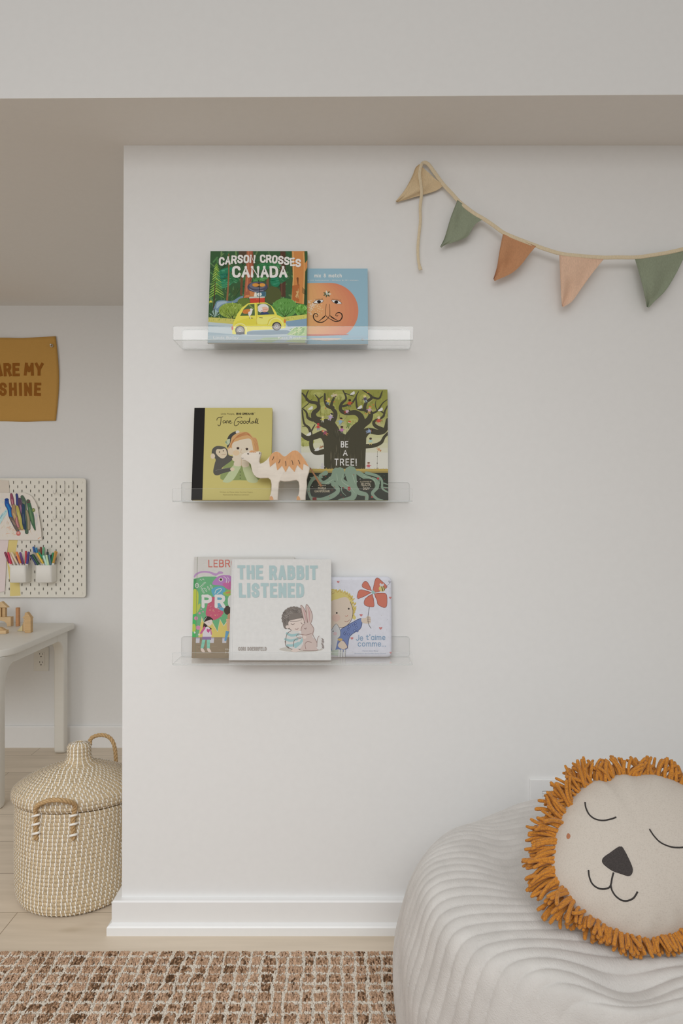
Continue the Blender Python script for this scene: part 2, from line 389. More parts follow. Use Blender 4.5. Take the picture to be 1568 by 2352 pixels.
# ------------------------------------------------------------------ acrylic ledges
def acrylic():
    t = NT('clear_acrylic'); t.n.remove(t.b)
    tr = t.add('ShaderNodeBsdfTransparent'); tr.inputs[0].default_value = (0.996, 0.997, 0.997, 1)
    gl = t.add('ShaderNodeBsdfGlossy'); gl.inputs['Roughness'].default_value = 0.04; gl.inputs[0].default_value = (1, 1, 1, 1)
    fr = t.add('ShaderNodeFresnel'); fr.inputs['IOR'].default_value = 1.49
    n = t.add('ShaderNodeTexNoise'); n.inputs['Scale'].default_value = 1.0; t.link(t.coord((14, 40, 60)), n.inputs['Vector'])
    b = t.add('ShaderNodeBump'); b.inputs['Strength'].default_value = 0.06; b.inputs['Distance'].default_value = 0.002
    t.link(n.outputs['Fac'], b.inputs['Height']); t.link(b.outputs[0], gl.inputs['Normal'])
    mx = t.add('ShaderNodeMixShader'); ge = t.add('ShaderNodeNewGeometry'); iv = t.add('ShaderNodeMath', _operation='SUBTRACT'); iv.inputs[0].default_value = 1; t.link(ge.outputs['Backfacing'], iv.inputs[1]); ml = t.add('ShaderNodeMath', _operation='MULTIPLY'); t.link(fr.outputs[0], ml.inputs[0]); t.link(iv.outputs[0], ml.inputs[1]); t.link(ml.outputs[0], mx.inputs[0]); t.link(tr.outputs[0], mx.inputs[1]); t.link(gl.outputs[0], mx.inputs[2])
    t.link(mx.outputs[0], t.out.inputs['Surface']); return t.m
M_acr = acrylic()
def edge_mat():
    t = NT('acrylic_edge'); t.n.remove(t.b)
    tr = t.add('ShaderNodeBsdfTransparent'); tr.inputs[0].default_value = (.93, .945, .945, 1); tl = t.add('ShaderNodeBsdfDiffuse'); tl.inputs[0].default_value = (.78, .80, .80, 1)
    mx = t.add('ShaderNodeMixShader'); mx.inputs[0].default_value = .30; t.link(tr.outputs[0], mx.inputs[1]); t.link(tl.outputs[0], mx.inputs[2]); t.link(mx.outputs[0], t.out.inputs['Surface']); return t.m
M_acre = edge_mat()
def edges(o, ax):       # cut edges of a sheet look milky, its faces clear
    o.data.materials.append(M_acre)
    for p in o.data.polygons:
        if abs(p.normal[ax]) < .9: p.material_index = 1
YF = 1.7335
SHELF = {}
def ledge(zb, lip, back, wx, label, key):
    """J-shaped ledge: back plate on the wall, tray and raised front lip, each a bent part of one sheet"""
    c = (418.5+wx-784)/1568*Y1; d = (942+wx-784)/1568*Y1
    a = (397+wx*.9-784)/1568*YF; b = (949+wx*.9-784)/1568*YF
    root = thing('acrylic_wall_shelf', ((c+d)/2, Y1, zb), label, 'shelf', 'clear acrylic picture ledges')
    th = 0.0038; r = .008
    bp = [(x, Y1-.0002, z) for x, z in rrect(c, d, zb, zb+back, r)]
    edges(obj('back_plate', *prism(bp, (0, -1, 0), th, .0006, 1), M_acr, root), 1)
    ty0, ty1 = YF+th+.0003, Y1-th-.0006
    V, F = box(0, 1, ty0, ty1, zb, zb+th, .0005, 1)
    f = (V[:, 1]-YF)/(Y1-YF)
    xl = a+(c-a)*0; xr = b
    V[:, 0] = np.where(V[:, 0] < .5, a+V[:, 0], b-1+V[:, 0])
    edges(obj('tray', V, F, M_acr, root), 2)
    lp = [(x, YF+th, z) for x, z in rrect(a, b, zb, zb+lip, .003)]
    edges(obj('front_lip', *prism(lp, (0, -1, 0), th, .0006, 1), M_acr, root), 1)
    SHELF[key] = zb+th+.0004
ledge(1.5593, .036, .055, 0, 'clear acrylic ledge on the wall, topmost of the three, holding the forest and orange covers', 'top')
ledge(1.1484, .034, .055, -2, 'clear acrylic ledge on the wall, middle one, holding the wooden camel', 'mid')
ledge(.7337, .032, .055, -2, 'clear acrylic ledge on the wall, lowest of the three, holding the white rabbit book', 'low')

# ------------------------------------------------------------------ books
M_print = print_mat('printed_cover', 0.55, 0.10)
M_gloss = print_mat('glossy_printed_cover', 0.16, 0.6)
M_pages = mat('page_edges', (0.78, 0.76, 0.71), 0.8, 0.06, (5, 900, 5), 0.2, 0.0004)
def plain(name, c, g, rough=0.45, **k): return mat(name, np.array(alb(c, g)), rough, 0.03, (90, 90, 90), spec=0.12, **k)
def book(name, label, shelf, tl, tr, bl, br, Yb, Yt, th, board, gain, hard=True, spine=None, spine_w=0.0, gloss=False, soft=0.0):
    zb = SHELF[shelf]
    zt = CAM_Z+(1176-(tl[1]+tr[1])/2)/1568*Yt
    x0 = (bl[0]-784)/1568*Yb; wd = (br[0]-bl[0])/1568*Yb
    zf = zb+.001
    for _ in range(6):
        h = math.hypot(zt-zf, Yt-Yb); sn = (Yt-Yb)/h; zf = zb+th*sn
    a = math.asin(sn)
    root = thing(name, (x0, Yb, zf), label, 'book', None, (-a, 0, 0))
    if soft:
        pts = [(x, soft*.9, z) for x, z in rrect(0, wd, 0, h, .012)]
        o = obj('padded_cover', *prism([(x, .0045+EPS*0, z) for x, z in rrect(0, wd, 0, h, .012)], (0, 1, 0), th-.0045), board, root, world=False)
        V, F = puff(wd, h, .012, .0045, .009)
        o = obj('padded_front', V, F, board, root, world=False, smooth=True)
    elif hard:
        b = .0026
        e = .0035
        obj('front_cover', *box(0, wd, 0, b, 0, h, .0007, 1), board, root, world=False)
        obj('back_cover', *box(0, wd, th-b, th, 0, h, .0007, 1), board, root, world=False)
        obj('spine', *box(-.0002, .0028, b+.0002, th-b-.0002, 0, h, .0006, 1), spine or board, root, world=False)
        obj('page_block', *box(.003, wd-e, b+.0001, th-b-.0001, e, h-e), M_pages, root, world=False)
    else:
        obj('front_cover', *box(0, wd, 0, .0006, 0, h), board, root, world=False)
        obj('back_cover', *box(0, wd, th-.0006, th, 0, h), board, root, world=False)
        obj('page_block', *box(.0006, wd-.0004, .0007, th-.0007, .0004, h-.0004), M_pages, root, world=False)
        obj('spine', *box(-.0005, .0004, .0007, th-.0007, 0, h), spine or board, root, world=False)
    yt, yb = (tl[1]+tr[1])/2, (bl[1]+br[1])/2
    def uv(X, Y):
        v = (Y-yt)/(yb-yt); xl = tl[0]+(bl[0]-tl[0])*v; xr = tr[0]+(br[0]-tr[0])*v
        return ((X-xl)/(xr-xl), v)
    cv = Canvas(uv, wd, h, gain); cv.root = root
    return cv
def puff(wd, h, r, dep, inset):
    """soft padded face: rounded rectangle rings easing from the rim to the flat front"""
    rings = []
    for t in np.linspace(0, 1, 7):
        k = inset*(1-math.cos(t*PI/2)); y = dep*(1-math.sin(t*PI/2))
        rings.append([(x, y, z) for x, z in rrect(k, wd-k, k, h-k, max(r-k*.6, .004))])
    V = np.array([p for g in rings for p in g]); n = len(rings[0])
    F = [[i*n+j, i*n+(j+1) % n, (i+1)*n+(j+1) % n, (i+1)*n+j] for i in range(len(rings)-1) for j in range(n)]
    F.append([(len(rings)-1)*n+j for j in range(n)])
    return V, [f[::-1] for f in F] if False else F
GT, GM, GLo = 0.63, 0.80, 0.88       # light levels on the three ledges

# ---- forest cover with the yellow car
cv = book('picture_book', 'forest picture book with a yellow car on its cover, on the top ledge', 'top', (483.5, 576.5), (704, 577), (477, 791.5), (704, 792), 1.783, 1.822, .008,
          plain('forest_book_edge', (70, 90, 60), GT), GT, hard=False)
c = cv.crop(470, 560, 6.272); R = random.Random(3)
c.rect(0, 60, 1500, 1500, (50, 82, 50))
for i in range(260):
    x, y = R.uniform(40, 1470), R.uniform(90, 900); a = R.uniform(-1.2, 1.2); l = R.uniform(30, 90)
    g = R.choice([(38, 66, 44), (60, 98, 58), (46, 90, 60), (72, 104, 62), (36, 74, 48), (84, 112, 70), (70, 118, 66), (92, 124, 72)])
    c.stroke([(x, y), (x+l*math.sin(a), y+l*math.cos(a))], R.uniform(8, 26), g, 0)
c.poly([(480, 100), (600, 100), (560, 300), (500, 260)], (78, 62, 48))
c.poly([(600, 95), (690, 95), (705, 420), (665, 560), (640, 800), (560, 800), (585, 500)], (152, 84, 58))
c.stroke([(625, 110), (620, 400), (600, 700)], (14, 20), (176, 104, 70)); c.stroke([(680, 110), (690, 400), (650, 560)], (10, 14), (112, 60, 44))
c.poly([(1080, 110), (1155, 110), (1160, 790), (1075, 780)], (76, 52, 40)); c.stroke([(1100, 150), (1105, 760)], 12, (100, 68, 50))
c.poly([(515, 480), (548, 480), (540, 770), (505, 760)], (102, 66, 44)); c.poly([(885, 480), (920, 480), (915, 760), (880, 740)], (108, 74, 52))
for x, y, w_, h_, r_, cl in ((300, 400, 130, 42, -18, (34, 112, 78)), (255, 480, 125, 38, -16, (26, 100, 76)), (250, 570, 120, 40, -16, (38, 118, 80)), (400, 520, 90, 60, 20, (44, 104, 64)),
        (290, 620, 100, 30, -20, (50, 124, 84)), (860, 330, 130, 55, -8, (42, 108, 62)), (1010, 560, 70, 80, -20, (30, 112, 78)), (800, 525, 110, 32, -12, (62, 122, 62)), (1120, 500, 60, 80, 30, (40, 98, 62)), (1000, 300, 90, 50, 25, (50, 110, 64))):
    c.ell(x, y, w_, h_, cl, r_)
    for k in range(9): 
        u = R.uniform(-.8, .8)*w_; v = R.uniform(-.7, .7)*h_; a = math.radians(r_)
        c.stroke([(x+u*math.cos(a)-v*math.sin(a), y+u*math.sin(a)+v*math.cos(a)), (x+(u+40)*math.cos(a)-v*math.sin(a), y+(u+40)*math.sin(a)+v*math.cos(a)+8)], 7, tuple(np.clip(np.array(cl)+R.choice([-22, 22, 32]), 10, 220)), 0)
for i in range(13):
    t = i/12; y = 300+t*430
    c.stroke([(170, y), (170-30-80*t, y+40+30*t)], (20, 8), R.choice([(122, 160, 52), (96, 140, 48), (140, 174, 66)]), 0)
    c.stroke([(165, y), (165+30+80*t, y+40+30*t)], (20, 8), R.choice([(112, 150, 52), (88, 132, 48), (132, 166, 60)]), 0)
for i in range(9): c.stroke([(343, 110+i*24), (343+R.choice([-1, 1])*(14+5*i), 124+i*26)], (8, 3), (84, 122, 62), 0)
c.stroke([(345, 150), (342, 500), (318, 885)], (12, 30), (128, 88, 56)); c.stroke([(150, 560), (140, 760), (125, 990)], (10, 18), (72, 54, 38))
c.poly([(1245, 105), (1425, 105), (1440, 400), (1425, 895), (1245, 860), (1262, 500)], (184, 116, 58))
c.stroke([(1262, 120), (1270, 480), (1252, 850)], 14, (212, 150, 88)); c.stroke([(1412, 130), (1425, 400), (1412, 880)], 14, (206, 142, 80))
c.poly([(1255, 620), (1360, 600), (1355, 860), (1255, 840)], (160, 90, 44)); c.stroke([(1330, 510), (1338, 610)], (30, 10), (110, 66, 36))
c.poly([(1425, 300), (1475, 230), (1475, 330), (1435, 420)], (190, 120, 64)); c.poly([(1440, 430), (1475, 350), (1475, 900), (1430, 900)], (44, 70, 44))
for k in range(5): c.stroke([(1400, 650+k*18), (1450, 700+k*14)], 6, (28, 44, 30), 0)
for k in range(14): c.stroke([(1290+R.uniform(0, 60), 660+R.uniform(0, 150)), (1292+R.uniform(0, 60), 680+R.uniform(0, 150))], 4, (214, 170, 112), 0)
c.poly([(125, 985), (150, 900), (175, 850), (260, 835), (390, 850), (470, 800), (552, 768), (530, 830), (420, 880), (330, 930), (215, 1010)], (98, 124, 146), 3)
c.poly([(180, 870), (260, 850), (330, 862), (230, 905), (170, 960)], (136, 158, 172), 3)
c.ell(970, 760, 130, 130, (74, 80, 44)); c.ell(560, 860, 90, 60, (88, 108, 44))
for cx, cy, rx, ry, cl in ((390, 985, 190, 112, (118, 142, 52)), (1150, 945, 185, 140, (82, 136, 60)), (1390, 985, 90, 90, (90, 146, 56))):
    c.ell(cx, cy, rx, ry, cl)
    for k in range(46):
        a = R.uniform(0, 2*PI); q = R.uniform(.3, 1.0)
        x, y = cx+rx*q*math.cos(a), cy+ry*q*math.sin(a)
        c.stroke([(x, y), (x+R.uniform(-14, 14), y-R.uniform(14, 30))], 9, tuple(np.clip(np.array(cl)+R.choice([-28, 20, 34, -16]), 10, 220)), 0)
    for k in range(7): c.stroke([(cx+R.uniform(-20, 20), cy+ry*.95), (cx+(k-3)*rx*.2, cy+ry*.3), (cx+(k-3)*rx*.27, cy-ry*.2)], (6, 2), (46, 62, 34), 3)
for k in range(8): c.stroke([(430, 790), (370+k*20, 700-R.uniform(0, 60))], (5, 14), (58, 82, 46), 0)
for k in range(14): c.stroke([(140+R.uniform(-6, 6), 1080), (60+k*12, 960+abs(k-7)*12)], (4, 8), R.choice([(150, 178, 170), (60, 80, 60)]), 0)
for k in range(6): c.ell(70+R.uniform(0, 40), 845+R.uniform(0, 30), 8, 8, (206, 196, 60))
c.poly([(30, 1085), (240, 1095), (480, 1110), (480, 1190), (30, 1160)], (176, 170, 82)); c.poly([(1100, 1085), (1470, 1040), (1470, 1115), (1110, 1150)], (178, 176, 78))
for k in range(60):
    x = R.choice([R.uniform(45, 470), R.uniform(1130, 1465)]); y = R.uniform(1085, 1150)
    c.stroke([(x, y), (x+R.uniform(-6, 6), y-R.uniform(16, 30))], (7, 2), R.choice([(150, 158, 62), (196, 186, 98), (120, 146, 56)]), 0)
c.poly([(20, 1150), (480, 1190), (1100, 1150), (1480, 1105), (1480, 1470), (20, 1470)], (160, 174, 180))
c.poly([(1150, 1150), (1470, 1100), (1470, 1210), (1200, 1225)], (112, 142, 166)); c.poly([(40, 1200), (400, 1215), (400, 1235), (40, 1222)], (134, 156, 168))
c.poly([(600, 1290), (1180, 1270), (1180, 1330), (620, 1338)], (104, 128, 146), 2); c.poly([(40, 1300), (400, 1330), (600, 1345), (40, 1350)], (126, 150, 162))
c.poly([(1180, 1340), (1280, 1240), (1470, 1215), (1470, 1360)], (142, 172, 110))
for k in range(40):
    x, y = R.uniform(1200, 1440), R.uniform(1240, 1345); c.stroke([(x, y), (x+R.uniform(14, 34), y-R.uniform(10, 26))], 10, R.choice([(110, 158, 70), (176, 196, 140), (86, 138, 60)]), 0)
c.rect(20, 1352, 1490, 1480, (140, 158, 166)); c.poly([(690, 1440), (860, 1380), (1150, 1375), (960, 1450)], (136, 158, 124)); c.poly([(1150, 1440), (1300, 1380), (1470, 1375), (1440, 1455)], (146, 166, 122))
# car
c.poly([(400, 1330), (392, 1240), (418, 1150), (470, 1035), (540, 940), (620, 882), (760, 864), (880, 870), (955, 915), (1010, 985), (1040, 1050), (1110, 1080), (1152, 1120), (1166, 1180), (1162, 1240), (1090, 1252), (950, 1262), (700, 1270), (610, 1296), (600, 1332)], (226, 208, 66))
c.poly([(430, 1170), (600, 1100), (740, 1110), (740, 1190), (520, 1200)], (214, 192, 54), 3); c.poly([(760, 1090), (1040, 1070), (920, 1120), (900, 1180), (765, 1180)], (236, 222, 96), 3)
c.poly([(508, 1066), (558, 968), (628, 898), (714, 890), (722, 1060)], (74, 96, 56)); c.poly([(755, 888), (880, 884), (950, 920), (1004, 1042), (762, 1052)], (78, 100, 60))
c.stroke([(640, 905), (700, 960)], 20, (112, 138, 66), 0)
c.stroke([(420, 1240), (470, 1185), (560, 1190), (600, 1260), (600, 1330)], 14, (240, 230, 130)); c.stroke([(920, 1190), (960, 1120), (1040, 1100), (1110, 1150), (1130, 1230)], 18, (238, 226, 116)); c.stroke([(905, 1195), (935, 1120), (1020, 1080)], 6, (180, 156, 40))
c.stroke([(742, 870), (748, 1190)], 6, (180, 158, 40)); c.stroke([(785, 1090), (830, 1094)], 8, (60, 58, 50), 0); c.stroke([(640, 1095), (690, 1098)], 7, (60, 58, 50), 0)
for x, y, r_ in ((508, 1272, 70), (1035, 1215, 66)):
    c.ell(x, y, r_, r_*.95, (62, 58, 62)); c.ell(x+2, y+2, r_*.74, r_*.72, (142, 136, 132)); c.ell(x, y, r_*.3, r_*.3, (192, 196, 196)); c.ell(x, y, r_*.16, r_*.16, (90, 96, 100))
c.rect(450, 1300, 575, 1334, (58, 58, 62)); c.ell(398, 1240, 14, 30, (196, 80, 50)); c.ell(1152, 1140, 16, 30, (206, 110, 50))
c.ell(840, 945, 78, 55, (208, 206, 200)); c.ell(862, 972, 54, 42, (228, 162, 136)); c.ell(905, 965, 16, 12, (232, 160, 140)); c.ell(800, 980, 34, 34, (214, 212, 206))
c.stroke([(800, 1000), (845, 975), (900, 968)], 5, (180, 70, 90)); c.stroke([(842, 1000), (880, 1004)], 6, (190, 70, 60), 0); c.poly([(795, 1045), (810, 1015), (900, 1010), (930, 1040)], (50, 62, 106))
c.ell(600, 1000, 58, 34, (196, 106, 44), -10); c.ell(655, 1010, 26, 56, (222, 218, 210), 16); c.ell(668, 975, 26, 14, (228, 224, 216)); c.stroke([(545, 1005), (575, 1030)], 12, (200, 110, 46), 0); c.ell(628, 985, 26, 22, (202, 112, 48)); c.stroke([(640, 1060), (660, 1100)], 8, (226, 222, 214), 0)
# roof load
c.poly([(644, 800), (862, 790), (862, 868), (652, 878)], (190, 58, 40)); c.poly([(638, 786), (862, 776), (862, 798), (638, 810)], (172, 172, 160)); c.stroke([(740, 820), (840, 815)], 8, (214, 92, 70), 0)
c.poly([(555, 800), (590, 762), (648, 758), (640, 795)], (190, 112, 66)); c.poly([(640, 700), (730, 700), (716, 782), (652, 782)], (182, 112, 62)); c.poly([(720, 704), (742, 704), (750, 782), (706, 782)], (222, 218, 190)); c.rect(748, 712, 880, 782, (70, 112, 122)); c.ell(785, 750, 34, 26, (196, 202, 196)); c.ell(846, 740, 26, 34, (58, 92, 112))
c.ell(757, 642, 146, 80, (66, 68, 86)); c.ell(757, 622, 118, 52, (92, 94, 110)); c.ell(772, 612, 94, 34, (58, 50, 44)); c.ell(730, 612, 48, 26, (206, 124, 46)); c.ell(822, 612, 46, 26, (212, 132, 52)); c.stroke([(640, 670), (720, 705), (840, 690)], 10, (126, 128, 146)); c.stroke([(772, 545), (785, 640), (785, 880)], 8, (40, 36, 34)); 
c.build('cover_illustration', M_print, cv.root)
arc = lambda x: 62*((x-790)/590)**2-6
random.seed(5)
c.text('CARSON', 203, 726, 168, 296, 27, (222, 217, 210), 2.3, dy=lambda x: 44*max(0, (540-x)/340)**1.3-6, jit=.09)
c.text('CROSSES', 790, 1378, 160, 285, 27, (222, 217, 210), 2.2, dy=lambda x: 64*max(0, (x-860)/480)**1.6, jit=.09)
c.text('CANADA', 392, 1186, 328, 505, 38, (222, 217, 210), 2.2, jit=.05)
c.build('title_lettering', M_print, cv.root)
c.small('Linda Bailey', 125, 490, 1398, 36, (205, 208, 206)); c.build('author_lettering', M_print, cv.root)
c.small('Kass Reich', 1055, 1390, 1398, 36, (205, 208, 206))
c.build('illustrator_lettering', M_print, cv.root)


# ---- blue cover with an orange fruit face
cv = book('picture_book', 'pale blue picture book showing an orange with a mustache, on the top ledge', 'top', (664, 616.5), (845, 617.5), (662, 795), (845, 795), 1.796, 1.826, .007,
          plain('blue_book_edge', (120, 150, 168), GT), GT, hard=False)
c = cv.crop(690, 600, 5.807)
c.rect(-200, 60, 950, 1180, (124, 160, 178))
def fruit(k, cl, dx=0):
    c.poly([(390+dx+k*383*math.cos(a), min(680+k*384*math.sin(a), 1012)) for a in [2*PI*i/60 for i in range(60)]], cl)
fruit(1, (200, 112, 82))
for i in range(12):
    t = i/11
    c.poly([(390-383+(1-t*.86)*766*(.5+.5*math.cos(a)), min(680+384*math.sin(a)*math.sqrt(max(0, 1-(t*.12)**2)), 1010)) for a in [2*PI*j/48 for j in range(48)]], tuple(np.array((202, 112, 82))*(1-t)+np.array((224, 150, 92))*t))
R = random.Random(5)
for k in range(46):
    a = R.uniform(0, 2*PI); q = R.uniform(.05, 1); x, y = 150+q*75*math.cos(a), 620+q*110*math.sin(a)
    c.ell(x, y, R.uniform(5, 12), R.uniform(4, 8), R.choice([(226, 190, 160), (214, 170, 140), (232, 206, 184)]))
for k in range(26): x, y = 240+R.uniform(-50, 60), 650+R.uniform(-80, 80); c.ell(x, y, 5, 5, (230, 180, 136))
c.poly([(40, 1026), (640, 1008), (640, 1000), (40, 1000)], (176, 84, 60)); c.poly([(110, 1052), (560, 1052), (480, 1078), (340, 1088), (200, 1078)], (196, 168, 158)); c.rect(-200, 1020, 950, 1046, (128, 158, 176))
for k in range(7):
    a = k*2*PI/7; c.ell(355+32*math.cos(a), 450+26*math.sin(a), 22, 9, R.choice([(196, 202, 176), (70, 84, 60), (110, 128, 92)]), math.degrees(a))
c.ell(355, 446, 16, 14, (206, 214, 200)); c.ell(355, 446, 7, 6, (90, 110, 80))
for pts, px_, py_ in (([(168, 572), (205, 540), (260, 528), (306, 538), (285, 566), (230, 580)], 247, 556), ([(412, 536), (470, 532), (520, 550), (550, 582), (490, 584), (440, 566)], 478, 560)):
    c.poly(pts, (226, 226, 224), 4); c.ell(px_, py_, 26, 20, (34, 26, 24)); c.stroke(pts+[pts[0]], 5, (54, 38, 30), 3)
for k in range(7): c.stroke([(200+k*16, 538-k*2), (196+k*16, 518-k*2)], 3, (60, 40, 30), 0); c.stroke([(420+k*18, 534+k*2), (424+k*18, 514+k*2)], 3, (60, 40, 30), 0)
ink = (44, 34, 28)
c.stroke([(345, 590), (334, 680), (336, 740), (368, 774)], (5, 8), ink); c.stroke([(388, 590), (392, 680), (390, 740), (368, 774)], (5, 8), ink)
c.stroke([(372, 775), (330, 815), (280, 838), (220, 828), (180, 790), (172, 745), (196, 718), (226, 728), (228, 756), (204, 760), (204, 742)], (6, 14, 14, 8, 5), ink)
c.stroke([(365, 775), (410, 800), (460, 824), (520, 816), (554, 772), (550, 726), (516, 704), (480, 716), (470, 745), (494, 752), (500, 738)], (6, 14, 14, 8, 5), ink)
for k in range(4): c.stroke([(335-k*4, 742+k*8), (300-k*6, 770+k*8), (260-k*8, 815+k*4)], (4, 7, 4), ink, 3); c.stroke([(392+k*4, 742+k*8), (430+k*8, 770+k*8), (480+k*8, 805+k*3)], (4, 7, 4), ink, 3)
c.ell(826, 1070, 15, 18, (110, 110, 108)); c.ell(836, 1062, 12, 14, (140, 156, 172))
c.build('cover_illustration', M_print, cv.root)
c.text('mix & match', 185, 553, 168, 222, 9, (214, 218, 214), 2.0)
c.build('title_lettering', M_print, cv.root)
c.small('mer & 101 buitenmeter - 40 faces & 101 stickers', 20, 775, 270, 19, (196, 208, 212))
c.build('subtitle_lettering', M_print, cv.root)

# ---- mustard cover, girl and chimp
cv = book('picture_book', 'mustard yellow book with a black spine, girl and chimp on its cover, behind the camel', 'mid', (447.5, 936.3), (624.5, 937.5), (439, 1148.5), (621.5, 1150), 1.7785, 1.817, .011,
          plain('mustard_board', (182, 168, 80), GM), GM, spine=plain('black_cloth_spine', (26, 24, 23), GM, .8))
c = cv.crop(430, 920, 5.058)
yel = (192, 174, 100)
c.rect(0, 60, 1010, 1180, yel)
c.poly([(60, 50), (211, 60), (174, 1170), (30, 1170)], (30, 28, 27)); c.stroke([(211, 70), (174, 1165)], 3, (120, 108, 60), 0)
c.poly([(470, 560), (462, 470), (490, 405), (540, 370), (580, 362), (600, 400), (540, 480)], (66, 66, 62), 3); c.ell(585, 372, 22, 20, (220, 208, 190))
hair = (214, 150, 96)
c.poly([(465, 590), (500, 500), (520, 430), (570, 390), (650, 370), (720, 385), (760, 430), (800, 445), (822, 520), (830, 590), (800, 610), (770, 600), (700, 560), (520, 620)], hair, 4)
skin = (228, 200, 168)
c.poly([(520, 560), (530, 500), (600, 470), (680, 450), (735, 455), (755, 520), (765, 600), (750, 660), (690, 720), (620, 740), (560, 700), (525, 640)], skin, 4)
c.ell(504, 600, 32, 44, (228, 190, 158), -10); c.poly([(440, 500), (470, 455), (498, 450), (495, 500), (470, 530)], (170, 184, 150)); c.poly([(438, 490), (455, 470), (470, 520)], (128, 148, 112))
for k in range(5): c.stroke([(490+k*12, 570-k*24), (530+k*14, 470-k*14), (600+k*14, 430-k*12), (700, 405-k*6), (752, 440)], (3, 5, 3), (176, 110, 64), 4)
for k in range(4): c.stroke([(758+k*12, 445), (782+k*12, 520), (790+k*11, 590)], (3, 5, 3), (176, 110, 64), 4)
c.ell(568, 616, 40, 32, (232, 178, 142)); c.ell(588, 564, 15, 13, (58, 46, 40)); c.ell(692, 573, 14, 12, (58, 46, 40)); c.stroke([(572, 555), (590, 548), (606, 560)], 4, (96, 66, 44)); c.stroke([(676, 564), (692, 558), (708, 566)], 4, (96, 66, 44)); c.stroke([(632, 570), (620, 612), (640, 620)], 4, (190, 140, 104))
c.poly([(385, 880), (420, 780), (500, 715), (560, 700), (740, 740), (820, 860), (825, 930), (600, 932), (410, 930)], (128, 144, 86), 3)
c.poly([(415, 940), (470, 860), (545, 750), (620, 770), (600, 820), (540, 920), (480, 960), (425, 955)], (172, 188, 140), 3); c.poly([(640, 775), (700, 750), (730, 780), (770, 870), (820, 930), (800, 960), (740, 962), (690, 930)], (174, 188, 140), 3)
c.poly([(540, 760), (560, 700), (600, 670), (630, 700), (622, 770)], skin, 3); c.poly([(640, 780), (632, 700), (680, 680), (712, 730), (715, 770)], skin, 3); c.stroke([(628, 690), (628, 770)], 4, (206, 160, 124), 0)
for y in (838, 876, 910): c.ell(615, y, 7, 7, (90, 100, 66))
chimp = (84, 82, 76)
c.poly([(290, 640), (290, 580), (330, 540), (385, 536), (440, 550), (470, 590), (480, 640), (530, 660), (520, 700), (440, 760), (400, 800), (500, 785), (520, 800), (500, 830), (420, 850), (360, 875), (320, 870), (302, 830), (320, 740), (330, 690)], chimp, 4)
c.poly([(335, 620), (345, 575), (395, 575), (440, 565), (460, 610), (455, 650), (420, 680), (380, 670)], (222, 188, 156), 4); c.ell(298, 655, 26, 32, (224, 190, 160)); c.ell(375, 606, 7, 7, (50, 40, 36)); c.ell(420, 592, 7, 7, (50, 40, 36)); c.stroke([(398, 640), (425, 636), (450, 630)], 4, (140, 100, 80)); c.ell(524, 806, 26, 22, (222, 188, 156)); c.poly([(520, 680), (545, 665), (575, 700), (560, 720), (530, 705)], (226, 196, 164), 2); c.stroke([(330, 820), (420, 800), (500, 790)], 3, (130, 128, 120))
c.build('cover_illustration', M_print, cv.root)
dk = (58, 50, 34)
for st in ([(346, 232), (355, 206), (400, 196), (416, 190)], [(394, 200), (392, 250), (384, 290), (366, 298), (358, 284)], [(444, 246), (430, 234), (416, 250), (424, 268), (440, 258), (446, 244), (448, 266)],
        [(456, 268), (460, 240), (474, 238), (478, 268)], [(486, 254), (508, 246), (500, 234), (486, 250), (496, 268), (522, 264)],
        [(634, 204), (620, 194), (580, 206), (552, 246), (546, 280), (560, 298), (590, 284), (606, 250), (580, 252)], [(634, 240), (618, 250), (622, 270), (640, 266), (644, 248), (634, 240)], [(668, 240), (652, 250), (656, 270), (674, 266), (678, 248), (668, 240)],
        [(710, 248), (694, 246), (688, 264), (702, 270), (716, 250), (726, 200), (724, 256), (740, 268), (752, 262)], [(768, 246), (752, 250), (752, 268), (768, 262), (772, 248), (774, 268)], [(784, 262), (804, 206), (792, 262), (800, 268)], [(804, 262), (822, 212), (810, 262), (824, 270)]):
    c.stroke(st, 6.5, dk, 4)
c.build('title_lettering', M_print, cv.root)
c.text('BIG', 570, 628, 142, 168, 6.5, dk, 2.4); c.text('DREAMS', 640, 770, 142, 168, 6.5, dk, 2.0); c.small('Little People,', 394, 552, 166, 20, (84, 74, 44)); c.small('TM', 774, 790, 148, 7, dk)
c.build('series_lettering', M_print, cv.root)
c.small('Written by Maria Isabel Sanchez Vegara', 375, 760, 1076, 14, (138, 124, 62)); c.small('Illustrated by Beatrice Cerocchi', 415, 715, 1106, 14, (138, 124, 62))
c.build('author_lettering', M_print, cv.root)

